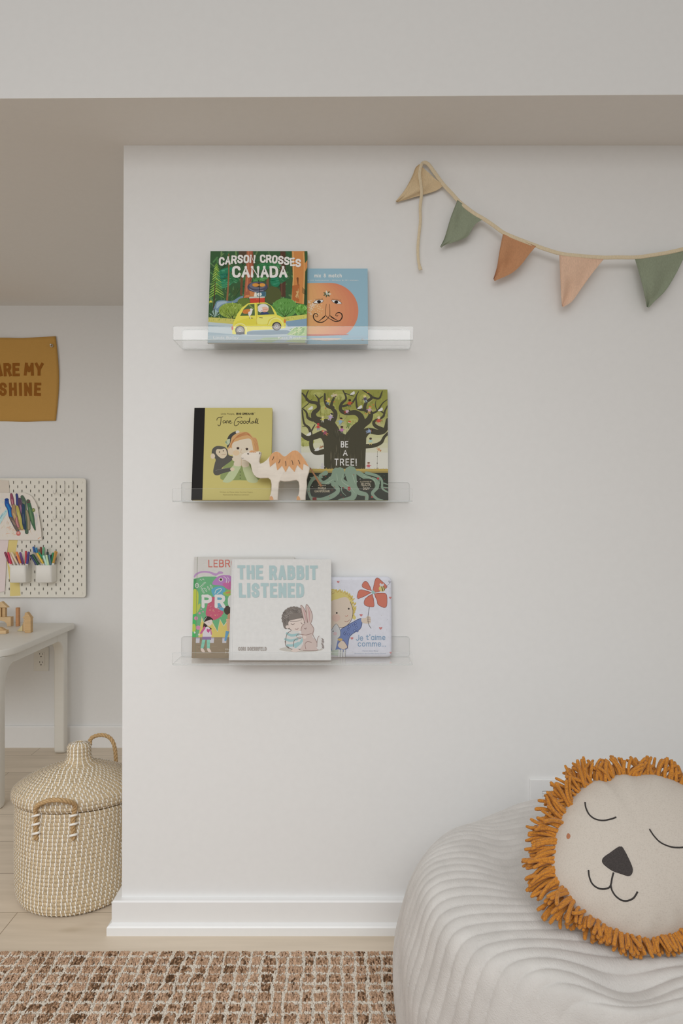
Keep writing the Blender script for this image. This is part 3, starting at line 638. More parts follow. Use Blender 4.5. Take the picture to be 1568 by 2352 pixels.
# ---- olive cover with a great tree
cv = book('picture_book', 'tall olive green book showing a great dark tree with climbing children, on the middle ledge', 'mid', (692, 894.8), (889, 894.8), (690.5, 1149.2), (891.5, 1149.2), 1.789, 1.8225, .010,
          plain('olive_book_edge', (150, 152, 96), GM), GM, hard=True)
c = cv.crop(680, 880, 5.6); R = random.Random(11)
c.rect(0, 60, 1250, 1550, (216, 214, 190))
for i in range(10): c.rect(40, 60, 1220, 900-i*62, tuple(np.array((206, 204, 168))*(1-i/9)+np.array((136, 138, 60))*(i/9)))
for i in range(160):
    x, y = R.uniform(60, 1190), R.uniform(85, 480)**1.0; c.stroke([(x, y), (x+R.uniform(-4, 4), y+R.uniform(20, 46))], (2, 6), R.choice([(112, 116, 48), (152, 154, 78), (126, 128, 52), (100, 104, 44)]), 0)
for x, y, rx, ry in ((380, 330, 130, 90), (160, 320, 90, 90), (720, 480, 90, 60), (1000, 420, 100, 80), (900, 200, 90, 70), (560, 160, 110, 60), (120, 760, 110, 60), (270, 130, 90, 50)):
    c.ell(x, y, rx, ry, (150, 152, 74)); c.ell(x+10, y+18, rx*.7, ry*.6, (164, 166, 92))
    for k in range(14): u = R.uniform(-.8, .8)*rx; c.stroke([(x+u, y+ry*R.uniform(-.2, .7)), (x+u+3, y+ry*R.uniform(.4, 1.1))], (2, 5), (116, 118, 50), 0)
tr = (70, 67, 52)
c.poly([(358, 1125), (358, 880), (350, 760), (430, 690), (440, 600), (480, 480), (540, 590), (590, 650), (660, 680), (700, 590), (800, 560), (850, 600), (900, 700), (895, 820), (888, 1000), (888, 1125)], tr, 0)
for pts, wd in (([(420, 720), (350, 660), (250, 690), (150, 720), (60, 660)], (120, 90, 76, 60, 40)), ([(380, 760), (330, 690), (210, 700), (195, 830), (250, 900), (370, 885)], (70, 60, 50, 50, 60, 70)),
        ([(500, 680), (440, 560), (330, 510), (240, 460), (225, 390), (285, 330), (270, 265), (170, 240), (110, 170), (75, 130)], (170, 140, 110, 80, 60, 50, 44, 36, 26, 16)),
        ([(440, 540), (490, 460), (500, 380), (450, 310), (470, 220), (510, 160)], (70, 60, 50, 40, 30, 16)), ([(470, 320), (400, 300), (370, 230), (365, 140)], (46, 40, 34, 20)),
        ([(285, 290), (285, 210), (240, 150)], (34, 22, 8)), ([(290, 210), (340, 170)], (18, 8)), ([(130, 220), (130, 160), (155, 95)], (22, 18, 10)), ([(75, 330), (140, 280), (200, 210)], (8, 12, 6)),
        ([(210, 480), (150, 450), (130, 380), (80, 330)], (44, 34, 24, 14)), ([(190, 660), (160, 580), (100, 520), (75, 350)], (40, 34, 26, 16)), ([(190, 630), (240, 540)], (24, 12)), ([(130, 560), (80, 560)], (14, 8)),
        ([(700, 700), (760, 600), (830, 520), (830, 440), (760, 385), (640, 390), (570, 350), (580, 270), (640, 200), (600, 95)], (150, 120, 90, 76, 66, 52, 44, 36, 26, 14)), ([(600, 300), (700, 270), (750, 210), (780, 140)], (30, 26, 20, 10)),
        ([(760, 640), (850, 540), (930, 480), (955, 390), (880, 340), (900, 250), (970, 190), (930, 140), (850, 90)], (130, 100, 80, 56, 44, 38, 34, 22, 10)), ([(960, 180), (1060, 200), (1095, 130), (1105, 100)], (30, 24, 16, 8)),
        ([(870, 350), (790, 330), (770, 240), (770, 170), (800, 110)], (34, 30, 22, 16, 8)), ([(740, 170), (620, 130)], (8, 14)),
        ([(850, 680), (930, 620), (1060, 640), (1140, 610), (1180, 480)], (120, 80, 66, 56, 60)), ([(1130, 610), (1020, 560), (1000, 500), (1110, 440), (1140, 360), (1175, 290)], (50, 46, 34, 28, 22, 12)), ([(960, 400), (1040, 360), (1110, 260), (1175, 210)], (30, 22, 14, 8)), ([(1040, 360), (1015, 290), (1025, 220)], (14, 10, 4)), ([(1060, 350), (1120, 390), (1130, 430)], (18, 16, 14)),
        ([(890, 820), (1000, 810), (1090, 770), (1130, 700), (1180, 650)], (56, 50, 44, 34, 36))):
    c.stroke(pts, wd, tr, 6)
for k in range(44):
    x = R.uniform(385, 865); y = R.uniform(740, 1080); c.stroke([(x, y), (x+R.uniform(-5, 5), y+60), (x+R.uniform(-6, 6), y+R.uniform(90, 150))], (1, 4, 1), R.choice([(98, 94, 76), (56, 54, 44), (108, 100, 80)]), 2)
for k in range(16):
    t = R.uniform(0, 1); x, y = 460+t*240, 560+R.uniform(0, 150); c.stroke([(x, y), (x+20-40*t, y+70)], (1, 4, 1), R.choice([(98, 94, 76), (58, 56, 46)]), 2)
def kid(x, y, shirt, leg=(70, 80, 120), hr=(60, 44, 36), sk=(226, 178, 140), s=1.0, a=0):
    ca, sa = math.cos(a), math.sin(a); r = lambda u, v: (x+(u*ca-v*sa)*s, y+(u*sa+v*ca)*s)
    c.ell(*r(0, -34), 17*s, 15*s, sk); c.ell(*r(0, -42), 19*s, 11*s, hr, math.degrees(a)); c.poly([r(-16, -18), r(16, -18), r(20, 20), r(-20, 20)], shirt)
    c.stroke([r(-14, -10), r(-36, 6)], 8*s, shirt, 0); c.stroke([r(14, -10), r(36, -4)], 8*s, shirt, 0); c.stroke([r(-8, 20), r(-12, 46)], 10*s, leg, 0); c.stroke([r(8, 20), r(14, 46)], 10*s, leg, 0)
for a in ((410, 235, (214, 168, 64), (90, 120, 160), (190, 150, 90), (226, 178, 140), .9, .3), (485, 160, (206, 172, 140), (196, 186, 170), (200, 170, 130), (226, 190, 160), .8, 1.3), (686, 262, (196, 80, 46), (92, 96, 80), (46, 36, 32), (120, 80, 60), 1.0, 0),
        (885, 205, (84, 74, 96), (150, 170, 200), (214, 190, 90), (228, 190, 160), 1.0, -.2), (650, 370, (190, 150, 170), (186, 66, 44), (70, 60, 56), (226, 190, 170), .8, 1.2), (940, 350, (196, 150, 170), (214, 160, 80), (206, 120, 60), (228, 180, 140), 1.0, .2), (440, 440, (168, 150, 190), (168, 150, 190), (50, 46, 48), (228, 210, 190), 1.0, .4),
        (340, 470, (212, 200, 96), (220, 214, 190), (216, 200, 110), (228, 200, 160), .8, 0), (568, 500, (126, 160, 184), (126, 160, 184), (52, 44, 40), (206, 140, 100), 1.0, .2), (672, 540, (120, 140, 70), (90, 110, 60), (190, 92, 52), (228, 190, 160), 1.0, .3), (585, 610, (176, 110, 160), (70, 80, 76), (60, 46, 40), (130, 90, 66), 1.0, 0),
        (1060, 490, (206, 82, 60), (196, 160, 140), (214, 190, 150), (226, 190, 150), 1.1, 0), (282, 570, (196, 70, 66), (110, 120, 170), (190, 60, 60), (196, 70, 66), .9, 0), (370, 645, (150, 74, 96), (206, 120, 80), (196, 104, 66), (228, 180, 150), .9, -.9), (940, 625, (136, 156, 200), (136, 156, 200), (60, 52, 50), (140, 100, 76), .9, 1.3), (955, 755, (150, 184, 170), (206, 170, 96), (66, 56, 50), (110, 84, 66), .9, 0),
        (1060, 860, (206, 140, 100), (206, 150, 110), (170, 110, 70), (220, 160, 120), .7, 2.2), (930, 1070, (186, 90, 96), (176, 170, 190), (120, 74, 56), (228, 190, 160), .9, 0), (335, 1080, (186, 180, 196), (176, 170, 190), (190, 186, 196), (206, 196, 190), .8, 0), (320, 830, (160, 110, 76), (150, 110, 76), (130, 90, 66), (160, 110, 76), .6, 1.2)): kid(*a)
for x, y in ((182, 325), (720, 130), (815, 312), (1080, 342), (160, 662), (265, 858)):
    c.poly([(x-34, y+20), (x-6, y-8), (x+24, y-26), (x+30, y+10), (x, y+22)], (222, 222, 212), 2)
c.stroke([(540, 575), (590, 510), (650, 440)], 3, (130, 110, 80), 0); c.stroke([(1043, 880), (1040, 1100)], 3, (90, 86, 76), 0)
for y in (950, 1036, 1100): c.ell(1041, y, 6, 6, (70, 66, 58))
for x, y in ((893, 400), (990, 280), (918, 122), (486, 244), (376, 326)): c.ell(x, y, 9, 8, (196, 112, 56))
c.rect(0, 1108, 1250, 1160, (170, 148, 76)); c.rect(0, 1140, 1250, 1165, (140, 124, 70))
for k in range(80): x = R.uniform(60, 1190); c.stroke([(x, 1120), (x+R.uniform(-6, 6), 1120-R.uniform(8, 28))], (7, 2), (178, 156, 80), 0)
c.rect(0, 1158, 1250, 1560, (56, 60, 52))
rt = (122, 144, 124)
for pts, wd in (([(520, 1150), (470, 1230), (350, 1290), (250, 1220), (180, 1290), (160, 1400), (210, 1520)], (120, 80, 56, 50, 40, 34, 30)), ([(560, 1150), (560, 1260), (650, 1320), (740, 1380), (720, 1480), (560, 1520)], (130, 110, 90, 80, 70, 60)), ([(700, 1150), (720, 1260), (790, 1400), (900, 1440), (900, 1530)], (160, 120, 60, 50, 40)),
        ([(800, 1160), (900, 1220), (1020, 1260), (1040, 1340), (980, 1420), (1040, 1490), (1110, 1510)], (60, 60, 56, 48, 40, 34, 26)), ([(900, 1160), (1040, 1200), (1100, 1260), (1110, 1360), (1190, 1410)], (40, 36, 30, 24, 16)), ([(480, 1300), (540, 1380), (470, 1450), (320, 1500), (200, 1480)], (70, 50, 60, 50, 36)), ([(380, 1160), (300, 1200), (330, 1220), (180, 1220)], (60, 30, 20, 14)), ([(1100, 1280), (1180, 1310)], (18, 10)), ([(1090, 1340), (1190, 1350)], (14, 8)), ([(580, 1330), (590, 1400), (640, 1450)], (12, 8, 5)), ([(640, 1320), (660, 1380), (700, 1400)], (12, 8, 5)), ([(1060, 1200), (1070, 1300)], (14, 10)), ([(640, 1180), (590, 1280), (700, 1360)], (6, 8, 6))): c.stroke(pts, wd, rt, 6)
for pts in ([(600, 1180), (590, 1270), (690, 1340), (760, 1420)], [(720, 1180), (760, 1300)], [(480, 1240), (360, 1310)], [(860, 1200), (1000, 1250), (1010, 1340)], [(520, 1170), (530, 1260)]): c.stroke(pts, (3, 8, 3), (150, 170, 148), 5)
c.poly([(180, 1330), (240, 1290), (330, 1300), (430, 1310), (480, 1350), (470, 1410), (380, 1430), (250, 1440), (190, 1400)], (60, 60, 52), 3); c.poly([(790, 1260), (860, 1235), (960, 1240), (1010, 1290), (1000, 1360), (930, 1400), (830, 1380), (780, 1320)], (60, 60, 52), 3)
for k in range(34): c.ell(R.uniform(130, 1180), R.uniform(1170, 1500), 5, 5, R.choice([(196, 202, 190), (160, 60, 56), (90, 104, 96)]))
c.rect(210, 1470, 262, 1510, (120, 48, 46)); c.ell(680, 1360, 20, 26, (160, 66, 66)); c.ell(1052, 1232, 16, 14, (160, 66, 66)); c.ell(975, 1466, 14, 12, (150, 70, 60))
c.build('cover_illustration', M_print, cv.root)
random.seed(9); wt = (226, 224, 218)
c.text('BE', 572, 668, 752, 836, 13, wt, 2.6, jit=.03); c.text('A', 600, 660, 868, 942, 12, wt); c.text('TREE!', 490, 776, 978, 1068, 13, wt, 2.9, jit=.03)
c.build('title_lettering', M_print, cv.root)
c.small('WRITTEN BY', 282, 384, 1326, 13, (206, 190, 160)); c.small('MARIA', 282, 384, 1372, 32, (216, 190, 156)); c.small('GIANFERRARI', 236, 430, 1408, 32, (216, 190, 156))
c.build('author_lettering', M_print, cv.root)
c.small('ILLUSTRATED BY', 822, 968, 1280, 15, (216, 190, 156)); c.small('FELICITA', 834, 956, 1328, 38, (220, 196, 164)); c.small('SALA', 860, 932, 1374, 36, (220, 196, 164))
c.build('illustrator_lettering', M_print, cv.root)

# ---- colourful cover half hidden behind the white book
cv = book('picture_book', 'colourful green and purple book half hidden behind the white book on the lowest ledge', 'low', (449.5, 1278), (677, 1280), (440, 1512.5), (674, 1513), 1.792, 1.8225, .010,
          plain('patterned_board', (200, 196, 184), GLo), GLo)
c = cv.crop(430, 1270, 6.272); R = random.Random(21)
c.rect(0, 20, 1600, 1600, (212, 208, 200))
for k in range(40): x, y = R.uniform(110, 700), R.uniform(60, 330); c.stroke([(x, y), (x+R.uniform(-50, 50), y+R.uniform(-8, 8))], 4, R.choice([(222, 218, 208), (196, 190, 180), (204, 206, 190)]), 0)
c.poly([(60, 1240), (110, 380), (250, 345), (420, 345), (640, 420), (640, 1240)], (98, 166, 116))
c.poly([(60, 1240), (110, 380), (150, 370), (110, 1240)], (70, 150, 90)); c.poly([(100, 560), (150, 540), (176, 620), (150, 850), (90, 900)], (176, 196, 60), 3); c.poly([(150, 850), (165, 760), (200, 740), (190, 810), (130, 900)], (170, 190, 76), 3)
c.poly([(70, 900), (140, 880), (130, 1230), (70, 1240)], (66, 176, 92)); c.ell(100, 1090, 30, 60, (170, 196, 70))
c.poly([(112, 345), (140, 300), (230, 265), (340, 270), (430, 300), (470, 270), (520, 275), (530, 300), (470, 310), (420, 335), (330, 295), (230, 290), (160, 320), (125, 360)], (176, 138, 192), 3)
c.poly([(375, 460), (420, 375), (480, 335), (560, 325), (650, 350), (650, 530), (600, 530), (520, 480)], (172, 116, 178), 3); c.poly([(520, 450), (660, 420), (660, 540), (590, 530)], (196, 98, 150), 3)
c.ell(498, 390, 30, 28, (226, 226, 206)); c.ell(498, 388, 19, 18, (74, 66, 50)); c.stroke([(540, 345), (580, 380), (574, 436)], 9, (216, 206, 216)); c.stroke([(590, 350), (615, 390), (600, 440)], 7, (216, 206, 216))
for k in range(10): x, y = 200+R.uniform(-10, 60), 385+R.uniform(0, 140); c.stroke([(x, y), (x+14, y-10), (x+24, y+8)], 6, (206, 220, 206), 3)
for k in range(4): c.ell(240+k*40, 560-k*22, 12, 34, (196, 214, 196), -30); c.ell(240+k*40, 560-k*22, 6, 26, (98, 166, 116), -30)
c.ell(155, 475, 28, 36, (206, 220, 206)); c.ell(155, 475, 17, 24, (96, 150, 110)); c.ell(155, 472, 9, 12, (206, 220, 206))
c.poly([(360, 560), (400, 505), (500, 490), (560, 530), (540, 600), (480, 720), (560, 780), (520, 840), (440, 830), (420, 700)], (88, 160, 196), 4); c.stroke([(410, 590), (430, 540), (490, 520), (500, 545), (440, 600)], 10, (206, 220, 206)); c.poly([(520, 600), (600, 540), (660, 550), (660, 640)], (140, 176, 80), 3); c.ell(600, 578, 40, 14, (206, 130, 80), -12)
c.poly([(275, 880), (300, 760), (340, 660), (420, 650), (440, 800), (530, 860), (470, 940), (380, 975), (300, 930)], (204, 88, 112), 4)
for k in range(26): x, y = R.uniform(300, 500), R.uniform(700, 930); c.stroke([(x, y), (x+8, y+10), (x+16, y)], 5, R.choice([(230, 190, 120), (176, 66, 90), (222, 130, 140)]), 2)
c.poly([(160, 1240), (215, 930), (250, 1020), (350, 960), (440, 1140), (480, 965), (530, 1060), (580, 1000), (650, 930), (650, 1240)], (226, 184, 96)); 
c.stroke([(240, 1000), (215, 930), (210, 1000)], 8, (226, 216, 196), 0); c.stroke([(345, 990), (440, 1140), (478, 965), (530, 1060), (580, 990)], 9, (226, 216, 200), 0)
for x, y, r_ in ((186, 876, 16), (134, 950, 28), (164, 1085, 32), (236, 856, 10), (210, 820, 10)): c.ell(x, y, r_, r_, (222, 128, 164))
c.ell(112, 1155, 13, 15, (222, 226, 214))
c.rect(30, 1222, 700, 1560, (142, 126, 104))
for k in range(20): x, y = R.uniform(120, 620), R.uniform(1240, 1500); c.stroke([(x, y), (x+R.uniform(30, 90), y+R.uniform(-5, 5))], 8, R.choice([(150, 136, 112), (132, 116, 94)]), 0)
for x in (155, 360, 540): c.poly([(x-30, 1230), (x+30, 1230), (x+24, 1305), (x-34, 1305)], (196, 190, 206)); c.stroke([(x-26, 1240), (x+26, 1240)], 6, (150, 140, 186), 0)
c.poly([(250, 1000), (262, 940), (310, 922), (360, 945), (376, 980), (300, 1000), (296, 1060), (330, 1080), (356, 1100), (340, 1112), (240, 1110), (236, 1050)], (62, 50, 48), 3)
c.poly([(258, 1010), (300, 985), (360, 970), (368, 1010), (340, 1054), (300, 1056)], (238, 206, 188), 3); c.ell(262, 1012, 12, 14, (236, 200, 180)); c.stroke([(252, 985), (285, 935)], 6, (190, 196, 206), 0); c.stroke([(310, 1006), (326, 1010)], 4, (120, 80, 70), 0)
c.poly([(225, 1225), (250, 1100), (300, 1070), (340, 1110), (352, 1215)], (228, 214, 228), 2); c.poly([(250, 1062), (272, 1090), (205, 1180), (186, 1166)], (210, 92, 140)); c.poly([(330, 1100), (350, 1120), (362, 1180), (346, 1190)], (206, 110, 150)); c.ell(175, 1184, 15, 15, (238, 206, 188)); c.poly([(285, 1110), (300, 1100), (312, 1112), (326, 1102), (334, 1120), (312, 1160), (290, 1140)], (206, 80, 140), 2); c.poly([(218, 1215), (350, 1215), (345, 1262), (222, 1258)], (136, 112, 156))
for x0_, x1_ in ((240, 210), (306, 302)):
    c.poly([(x0_-22, 1258), (x0_+26, 1258), (x1_+22, 1385), (x1_-14, 1385)], (132, 206, 174))
    for k in range(6): c.stroke([(x0_-20+(x1_-x0_)*k/6, 1275+k*18), (x0_+24+(x1_-x0_)*k/6, 1278+k*18)], 5, (96, 176, 146), 0)
    c.poly([(x1_-16, 1384), (x1_+20, 1384), (x1_+46, 1434), (x1_, 1428)], (236, 196, 176), 2)
c.ell(592, 835, 56, 66, (76, 66, 58)); c.ell(618, 930, 34, 50, (196, 140, 104)); c.poly([(566, 960), (640, 960), (640, 1160), (580, 1120)], (230, 160, 130)); c.poly([(560, 1130), (610, 1140), (560, 1280), (536, 1270)], (96, 150, 200))
c.poly([(158, 60), (186, 60), (128, 1560), (96, 1560)], (150, 146, 128)) if False else None
c.stroke([(168, 60), (118, 1510)], 5, (120, 130, 104), 0)
c.small('Illustrated by', 552, 900, 1408, 26, (206, 196, 176)); c.small('Nina Mata', 548, 860, 1452, 26, (206, 196, 176))
c.build('cover_illustration', M_print, cv.root)
random.seed(12)
c.text('LEBRON JAMES', 322, 1290, 98, 210, 15, (222, 104, 92), 2.2, jit=.04)
c.build('author_lettering', M_print, cv.root)
c.text('PROMISE', 216, 1420, 606, 806, 46, (232, 230, 226), 2.9)
c.build('title_lettering', M_print, cv.root)

# ---- white cover, child hugging a rabbit
white = plain('white_board', (207, 207, 206), GLo, .4)
cv = book('picture_book', 'square white book with blue lettering, a child hugging a rabbit, front of the lowest ledge', 'low', (536, 1284), (761.5, 1284.5), (525, 1518), (760, 1520), 1.762, 1.809, .011, white, GLo)
c = cv.crop(430, 1270, 6.272); R = random.Random(8)
for x in (656, 668, 690): c.stroke([(x+10, 90), (x-45, 1555)], 3, (178, 180, 182), 0)
c.crop(620, 1280, 4.612)
c.ell(330, 985, 232, 30, (190, 180, 172)); 
hc = (122, 114, 108)
for a in range(0, 360, 15): c.ell(258+112*math.cos(math.radians(a)), 660+112*math.sin(math.radians(a))*.98, 22, 20, hc) if not 20 < a < 100 else None
c.poly([(140, 720), (150, 620), (200, 560), (270, 545), (330, 560), (365, 620), (370, 700), (330, 700), (240, 690), (200, 760), (160, 770)], hc, 4)
for k in range(46):
    a = R.uniform(-3.6, .5); q = R.uniform(.6, 1.08); x, y = 255+118*q*math.cos(a), 660+115*q*math.sin(a)
    c.stroke([(x, y), (x+14, y-10), (x+20, y+6), (x+6, y+12)], 4, R.choice([(92, 86, 82), (150, 143, 138), (104, 97, 92)]), 3)
fs = (238, 204, 186)
c.poly([(200, 740), (205, 690), (270, 670), (350, 660), (362, 700), (340, 780), (270, 795), (220, 775)], fs, 4); c.ell(188, 750, 20, 18, fs)
c.stroke([(225, 715), (242, 726), (262, 716)], 5, (90, 70, 66)); c.stroke([(268, 772), (292, 775), (300, 764)], 5, (120, 80, 74)); c.stroke([(330, 705), (345, 722)], 5, (90, 70, 66), 0); c.stroke([(215, 692), (290, 690), (340, 672)], 4, hc)
pj = (218, 214, 208); bl_ = (146, 186, 194)
c.poly([(160, 900), (175, 830), (220, 790), (300, 800), (330, 860), (340, 960), (300, 985), (220, 985), (180, 950)], pj, 4)
for pts in ([(182, 820), (230, 840), (300, 830)], [(164, 880), (220, 895), (290, 880)], [(185, 945), (240, 945), (300, 920)], [(270, 960), (320, 920), (345, 880)]): c.stroke(pts, 26, bl_, 4)
for pts in ([(165, 920), (180, 830), (225, 790)], [(180, 950), (230, 985), (320, 985)], [(250, 960), (260, 890), (330, 870)], [(160, 900), (170, 950), (200, 975)]): c.stroke(pts, 6, (120, 104, 98), 4)
c.poly([(225, 1000), (250, 980), (300, 985), (325, 1000), (260, 1014)], fs, 3)
rb = (206, 174, 168)
c.poly([(330, 800), (340, 740), (400, 705), (450, 740), (465, 800), (450, 850), (490, 900), (510, 950), (500, 995), (360, 998), (320, 985), (350, 930), (345, 870)], rb, 4)
c.poly([(372, 715), (352, 640), (335, 560), (330, 518), (355, 540), (385, 600), (398, 700)], rb, 3); c.poly([(402, 706), (390, 620), (382, 545), (392, 510), (420, 545), (448, 610), (448, 670), (432, 715)], rb, 3)
c.stroke([(356, 560), (372, 620), (384, 690)], (4, 14, 6), (196, 146, 146)); c.stroke([(402, 540), (418, 600), (420, 690)], (4, 16, 6), (196, 146, 146))
ol = (138, 108, 102)
for pts in ([(372, 715), (352, 640), (335, 560), (330, 518), (355, 540), (385, 600), (398, 700)], [(402, 706), (390, 620), (382, 545), (392, 510), (420, 545), (448, 610), (448, 670), (432, 715)], [(330, 790), (340, 745), (370, 715)], [(432, 715), (465, 770), (455, 830), (490, 900), (508, 960), (498, 996), (350, 998)], [(380, 985), (372, 930), (400, 905), (440, 915)], [(280, 850), (300, 826), (380, 835), (440, 820)], [(285, 866), (330, 858), (360, 870)]): c.stroke(pts, 5, ol, 4)
c.stroke([(365, 765), (380, 772), (384, 760)], 5, (110, 80, 78)); c.ell(366, 858, 20, 18, fs); c.poly([(495, 970), (500, 880), (520, 846), (540, 870), (565, 920), (556, 966), (520, 990)], (224, 220, 216), 3)
for k in range(12): c.stroke([(550+R.uniform(-8, 8), 870+k*9), (562+R.uniform(0, 10), 880+k*9)], 5, (120, 104, 98), 0)
c.stroke([(498, 960), (502, 880), (520, 846)], 5, ol)
c.build('cover_illustration', M_print, cv.root)
c.crop(430, 1270, 6.272); tq = (164, 200, 206)
c.text('THE', 745, 1108, 180, 391, 44, tq, 3.7, cap=False); c.text('RABBIT', 1196, 1886, 184, 396, 44, tq, 3.6, cap=False); c.text('LISTENED', 760, 1690, 446, 660, 44, tq, 3.6, cap=False)
c.build('title_lettering', M_print, cv.root)
c.text('CORI', 736, 846, 1370, 1424, 11, (160, 152, 146), 3.4, cap=False); c.text('DOERRFELD', 868, 1144, 1370, 1424, 11, (160, 152, 146), 3.2, cap=False)
c.build('author_lettering', M_print, cv.root)

# ---- small padded cover, blond child with a red flower
pale = plain('pale_padded_board', (204, 206, 216), GLo, .18)
cv = book('padded_board_book', 'small glossy padded book with blond child and red flower, right of the white book', 'low', (738, 1325), (897.5, 1325), (737, 1508.5), (899.5, 1508.5), 1.8065, 1.8165, .014, pale, GLo, soft=.012)
c = cv.crop(620, 1280, 4.612); R = random.Random(31)
for k in range(60): x, y = R.uniform(640, 1270), R.uniform(225, 1030); c.ell(x, y, R.uniform(1.5, 4.5), R.uniform(1.5, 4), R.choice([(176, 184, 200), (190, 196, 204), (160, 166, 180)]))
def heart(x, y, s): c.poly([(x, y+s), (x-s, y-s*.1), (x-s*.8, y-s*.8), (x-s*.3, y-s*.8), (x, y-s*.3), (x+s*.3, y-s*.9), (x+s*.9, y-s*.7), (x+s, y)], (216, 116, 116))
for x, y, s_ in ((722, 262, 14), (963, 612, 16), (1168, 750, 17), (866, 856, 15), (1268, 428, 14), (1276, 1005, 12)): heart(x, y, s_)
hb = (230, 194, 104)
c.poly([(560, 500), (600, 380), (660, 335), (720, 355), (780, 365), (850, 400), (870, 440), (880, 520), (905, 540), (890, 600), (910, 640), (880, 665), (860, 640)], hb, 4)
for k in range(22):
    a = R.uniform(-2.6, .9); x, y = 720+165*math.cos(a), 520+165*math.sin(a); c.stroke([(x-16, y), (x, y-14), (x+8, y+10), (x+24, y-4)], 12, R.choice([(236, 204, 116), (226, 184, 88)]), 3); c.stroke([(x-16, y+8), (x, y-6), (x+8, y+18), (x+24, y+4)], 3, (170, 124, 60), 3)
ft = (232, 196, 170)
c.poly([(560, 560), (640, 470), (720, 440), (800, 420), (848, 470), (874, 560), (860, 660), (800, 730), (720, 745), (620, 740)], ft, 4); c.stroke([(848, 470), (876, 560), (862, 660), (800, 730), (720, 745)], 5, (90, 66, 56), 4)
c.ell(700, 640, 44, 40, (234, 174, 160)); c.ell(707, 588, 9, 10, (50, 36, 32)); c.ell(833, 544, 9, 10, (50, 36, 32)); c.stroke([(795, 620), (812, 624), (822, 612)], 5, (196, 110, 96)); c.stroke([(790, 676), (816, 680), (846, 658)], 4, (150, 80, 70))
blu = (104, 124, 178)
c.poly([(640, 1010), (660, 880), (700, 820), (750, 760), (850, 700), (960, 645), (972, 700), (950, 760), (870, 810), (835, 860), (820, 960), (740, 1015)], blu, 2)
c.stroke([(750, 760), (850, 700), (960, 645), (972, 700), (950, 760), (870, 810), (835, 860), (820, 960)], 5, (56, 62, 96), 3)
for k in range(13): x, y = R.uniform(770, 940), R.uniform(690, 830); (c.ell(x, y, 13, 13, (72, 88, 146)), c.ell(x, y, 7, 7, (126, 144, 194))) if y < 1000-x*.2 and y > 1010-x*.36 else None
c.poly([(965, 650), (1010, 640), (1030, 620), (1058, 630), (1062, 690), (1030, 700), (975, 690)], ft, 3)
for y in (640, 660, 680): c.stroke([(1030, y), (1060, y)], 4, (130, 90, 76), 0)
c.poly([(650, 860), (655, 770), (700, 705), (740, 770), (745, 830), (720, 860), (690, 980), (655, 975)], (206, 210, 214), 3); c.stroke([(650, 770), (700, 702), (742, 770), (742, 830), (716, 858)], 4, (90, 96, 104), 3); c.ell(690, 806, 20, 18, (226, 176, 182)); c.ell(668, 780, 6, 7, (60, 66, 74))
c.poly([(640, 1030), (640, 985), (720, 970), (760, 990), (740, 1040)], (176, 200, 176)); c.poly([(730, 950), (720, 920), (760, 880), (800, 910), (815, 950), (780, 972)], ft, 3); c.stroke([(725, 900), (770, 870), (800, 910), (818, 950), (780, 974)], 4, (120, 84, 70), 3); c.ell(742, 868, 26, 14, (206, 160, 90))
for x in (735, 762, 790): c.poly([(x-10, 970), (x+12, 975), (x+4, 1050), (x-14, 1050)], (216, 218, 218)); c.stroke([(x+12, 975), (x+4, 1055)], 4, (110, 110, 116), 0)
red = (224, 108, 88); ro = (120, 58, 52)
for pts in ([(1085, 350), (1110, 235), (1140, 220), (1175, 250), (1235, 312), (1180, 350), (1110, 372)], [(1072, 355), (975, 315), (990, 262), (1030, 265)], [(1068, 375), (930, 440), (928, 380), (950, 345), (1000, 350)], [(1080, 390), (1100, 500), (1080, 526), (1000, 505), (1005, 440)], [(1100, 385), (1190, 378), (1230, 400), (1232, 510), (1200, 532), (1140, 500), (1130, 460)]):
    c.poly(pts, red, 2); c.stroke(pts+[pts[0]], 4, ro, 3)
c.ell(1088, 370, 18, 18, (140, 180, 176)); c.stroke([(1050, 524), (1036, 620), (1040, 700), (1068, 750)], 5, (84, 80, 84))
c.ell(1180, 334, 34, 28, (230, 196, 110), 20); c.stroke([(1178, 312), (1190, 356)], 9, (70, 60, 50), 0); c.stroke([(1198, 310), (1208, 348)], 8, (70, 60, 50), 0); c.ell(1168, 292, 12, 18, (216, 216, 226), -25); c.ell(1190, 292, 10, 16, (216, 216, 226), 30); c.stroke([(1220, 318), (1255, 280), (1262, 255), (1250, 250), (1256, 268), (1275, 258)], 3, (110, 110, 116), 3)
c.build('cover_illustration', M_gloss, cv.root)
tb = (126, 156, 194)
c.text('Je', 908, 984, 816, 880, 8, tb, 1.6); c.text("t'aime", 1014, 1220, 812, 874, 8, tb, 1.7); c.text('comme...', 928, 1224, 878, 942, 8, tb, 1.7)
c.build('title_lettering', M_gloss, cv.root)
c.small('Marion Dane Bauer', 980, 1146, 992, 12, (150, 158, 176)); c.small('Illustrations de Caroline Jayne Church', 896, 1226, 1020, 12, (150, 158, 176))
c.build('author_lettering', M_gloss, cv.root)
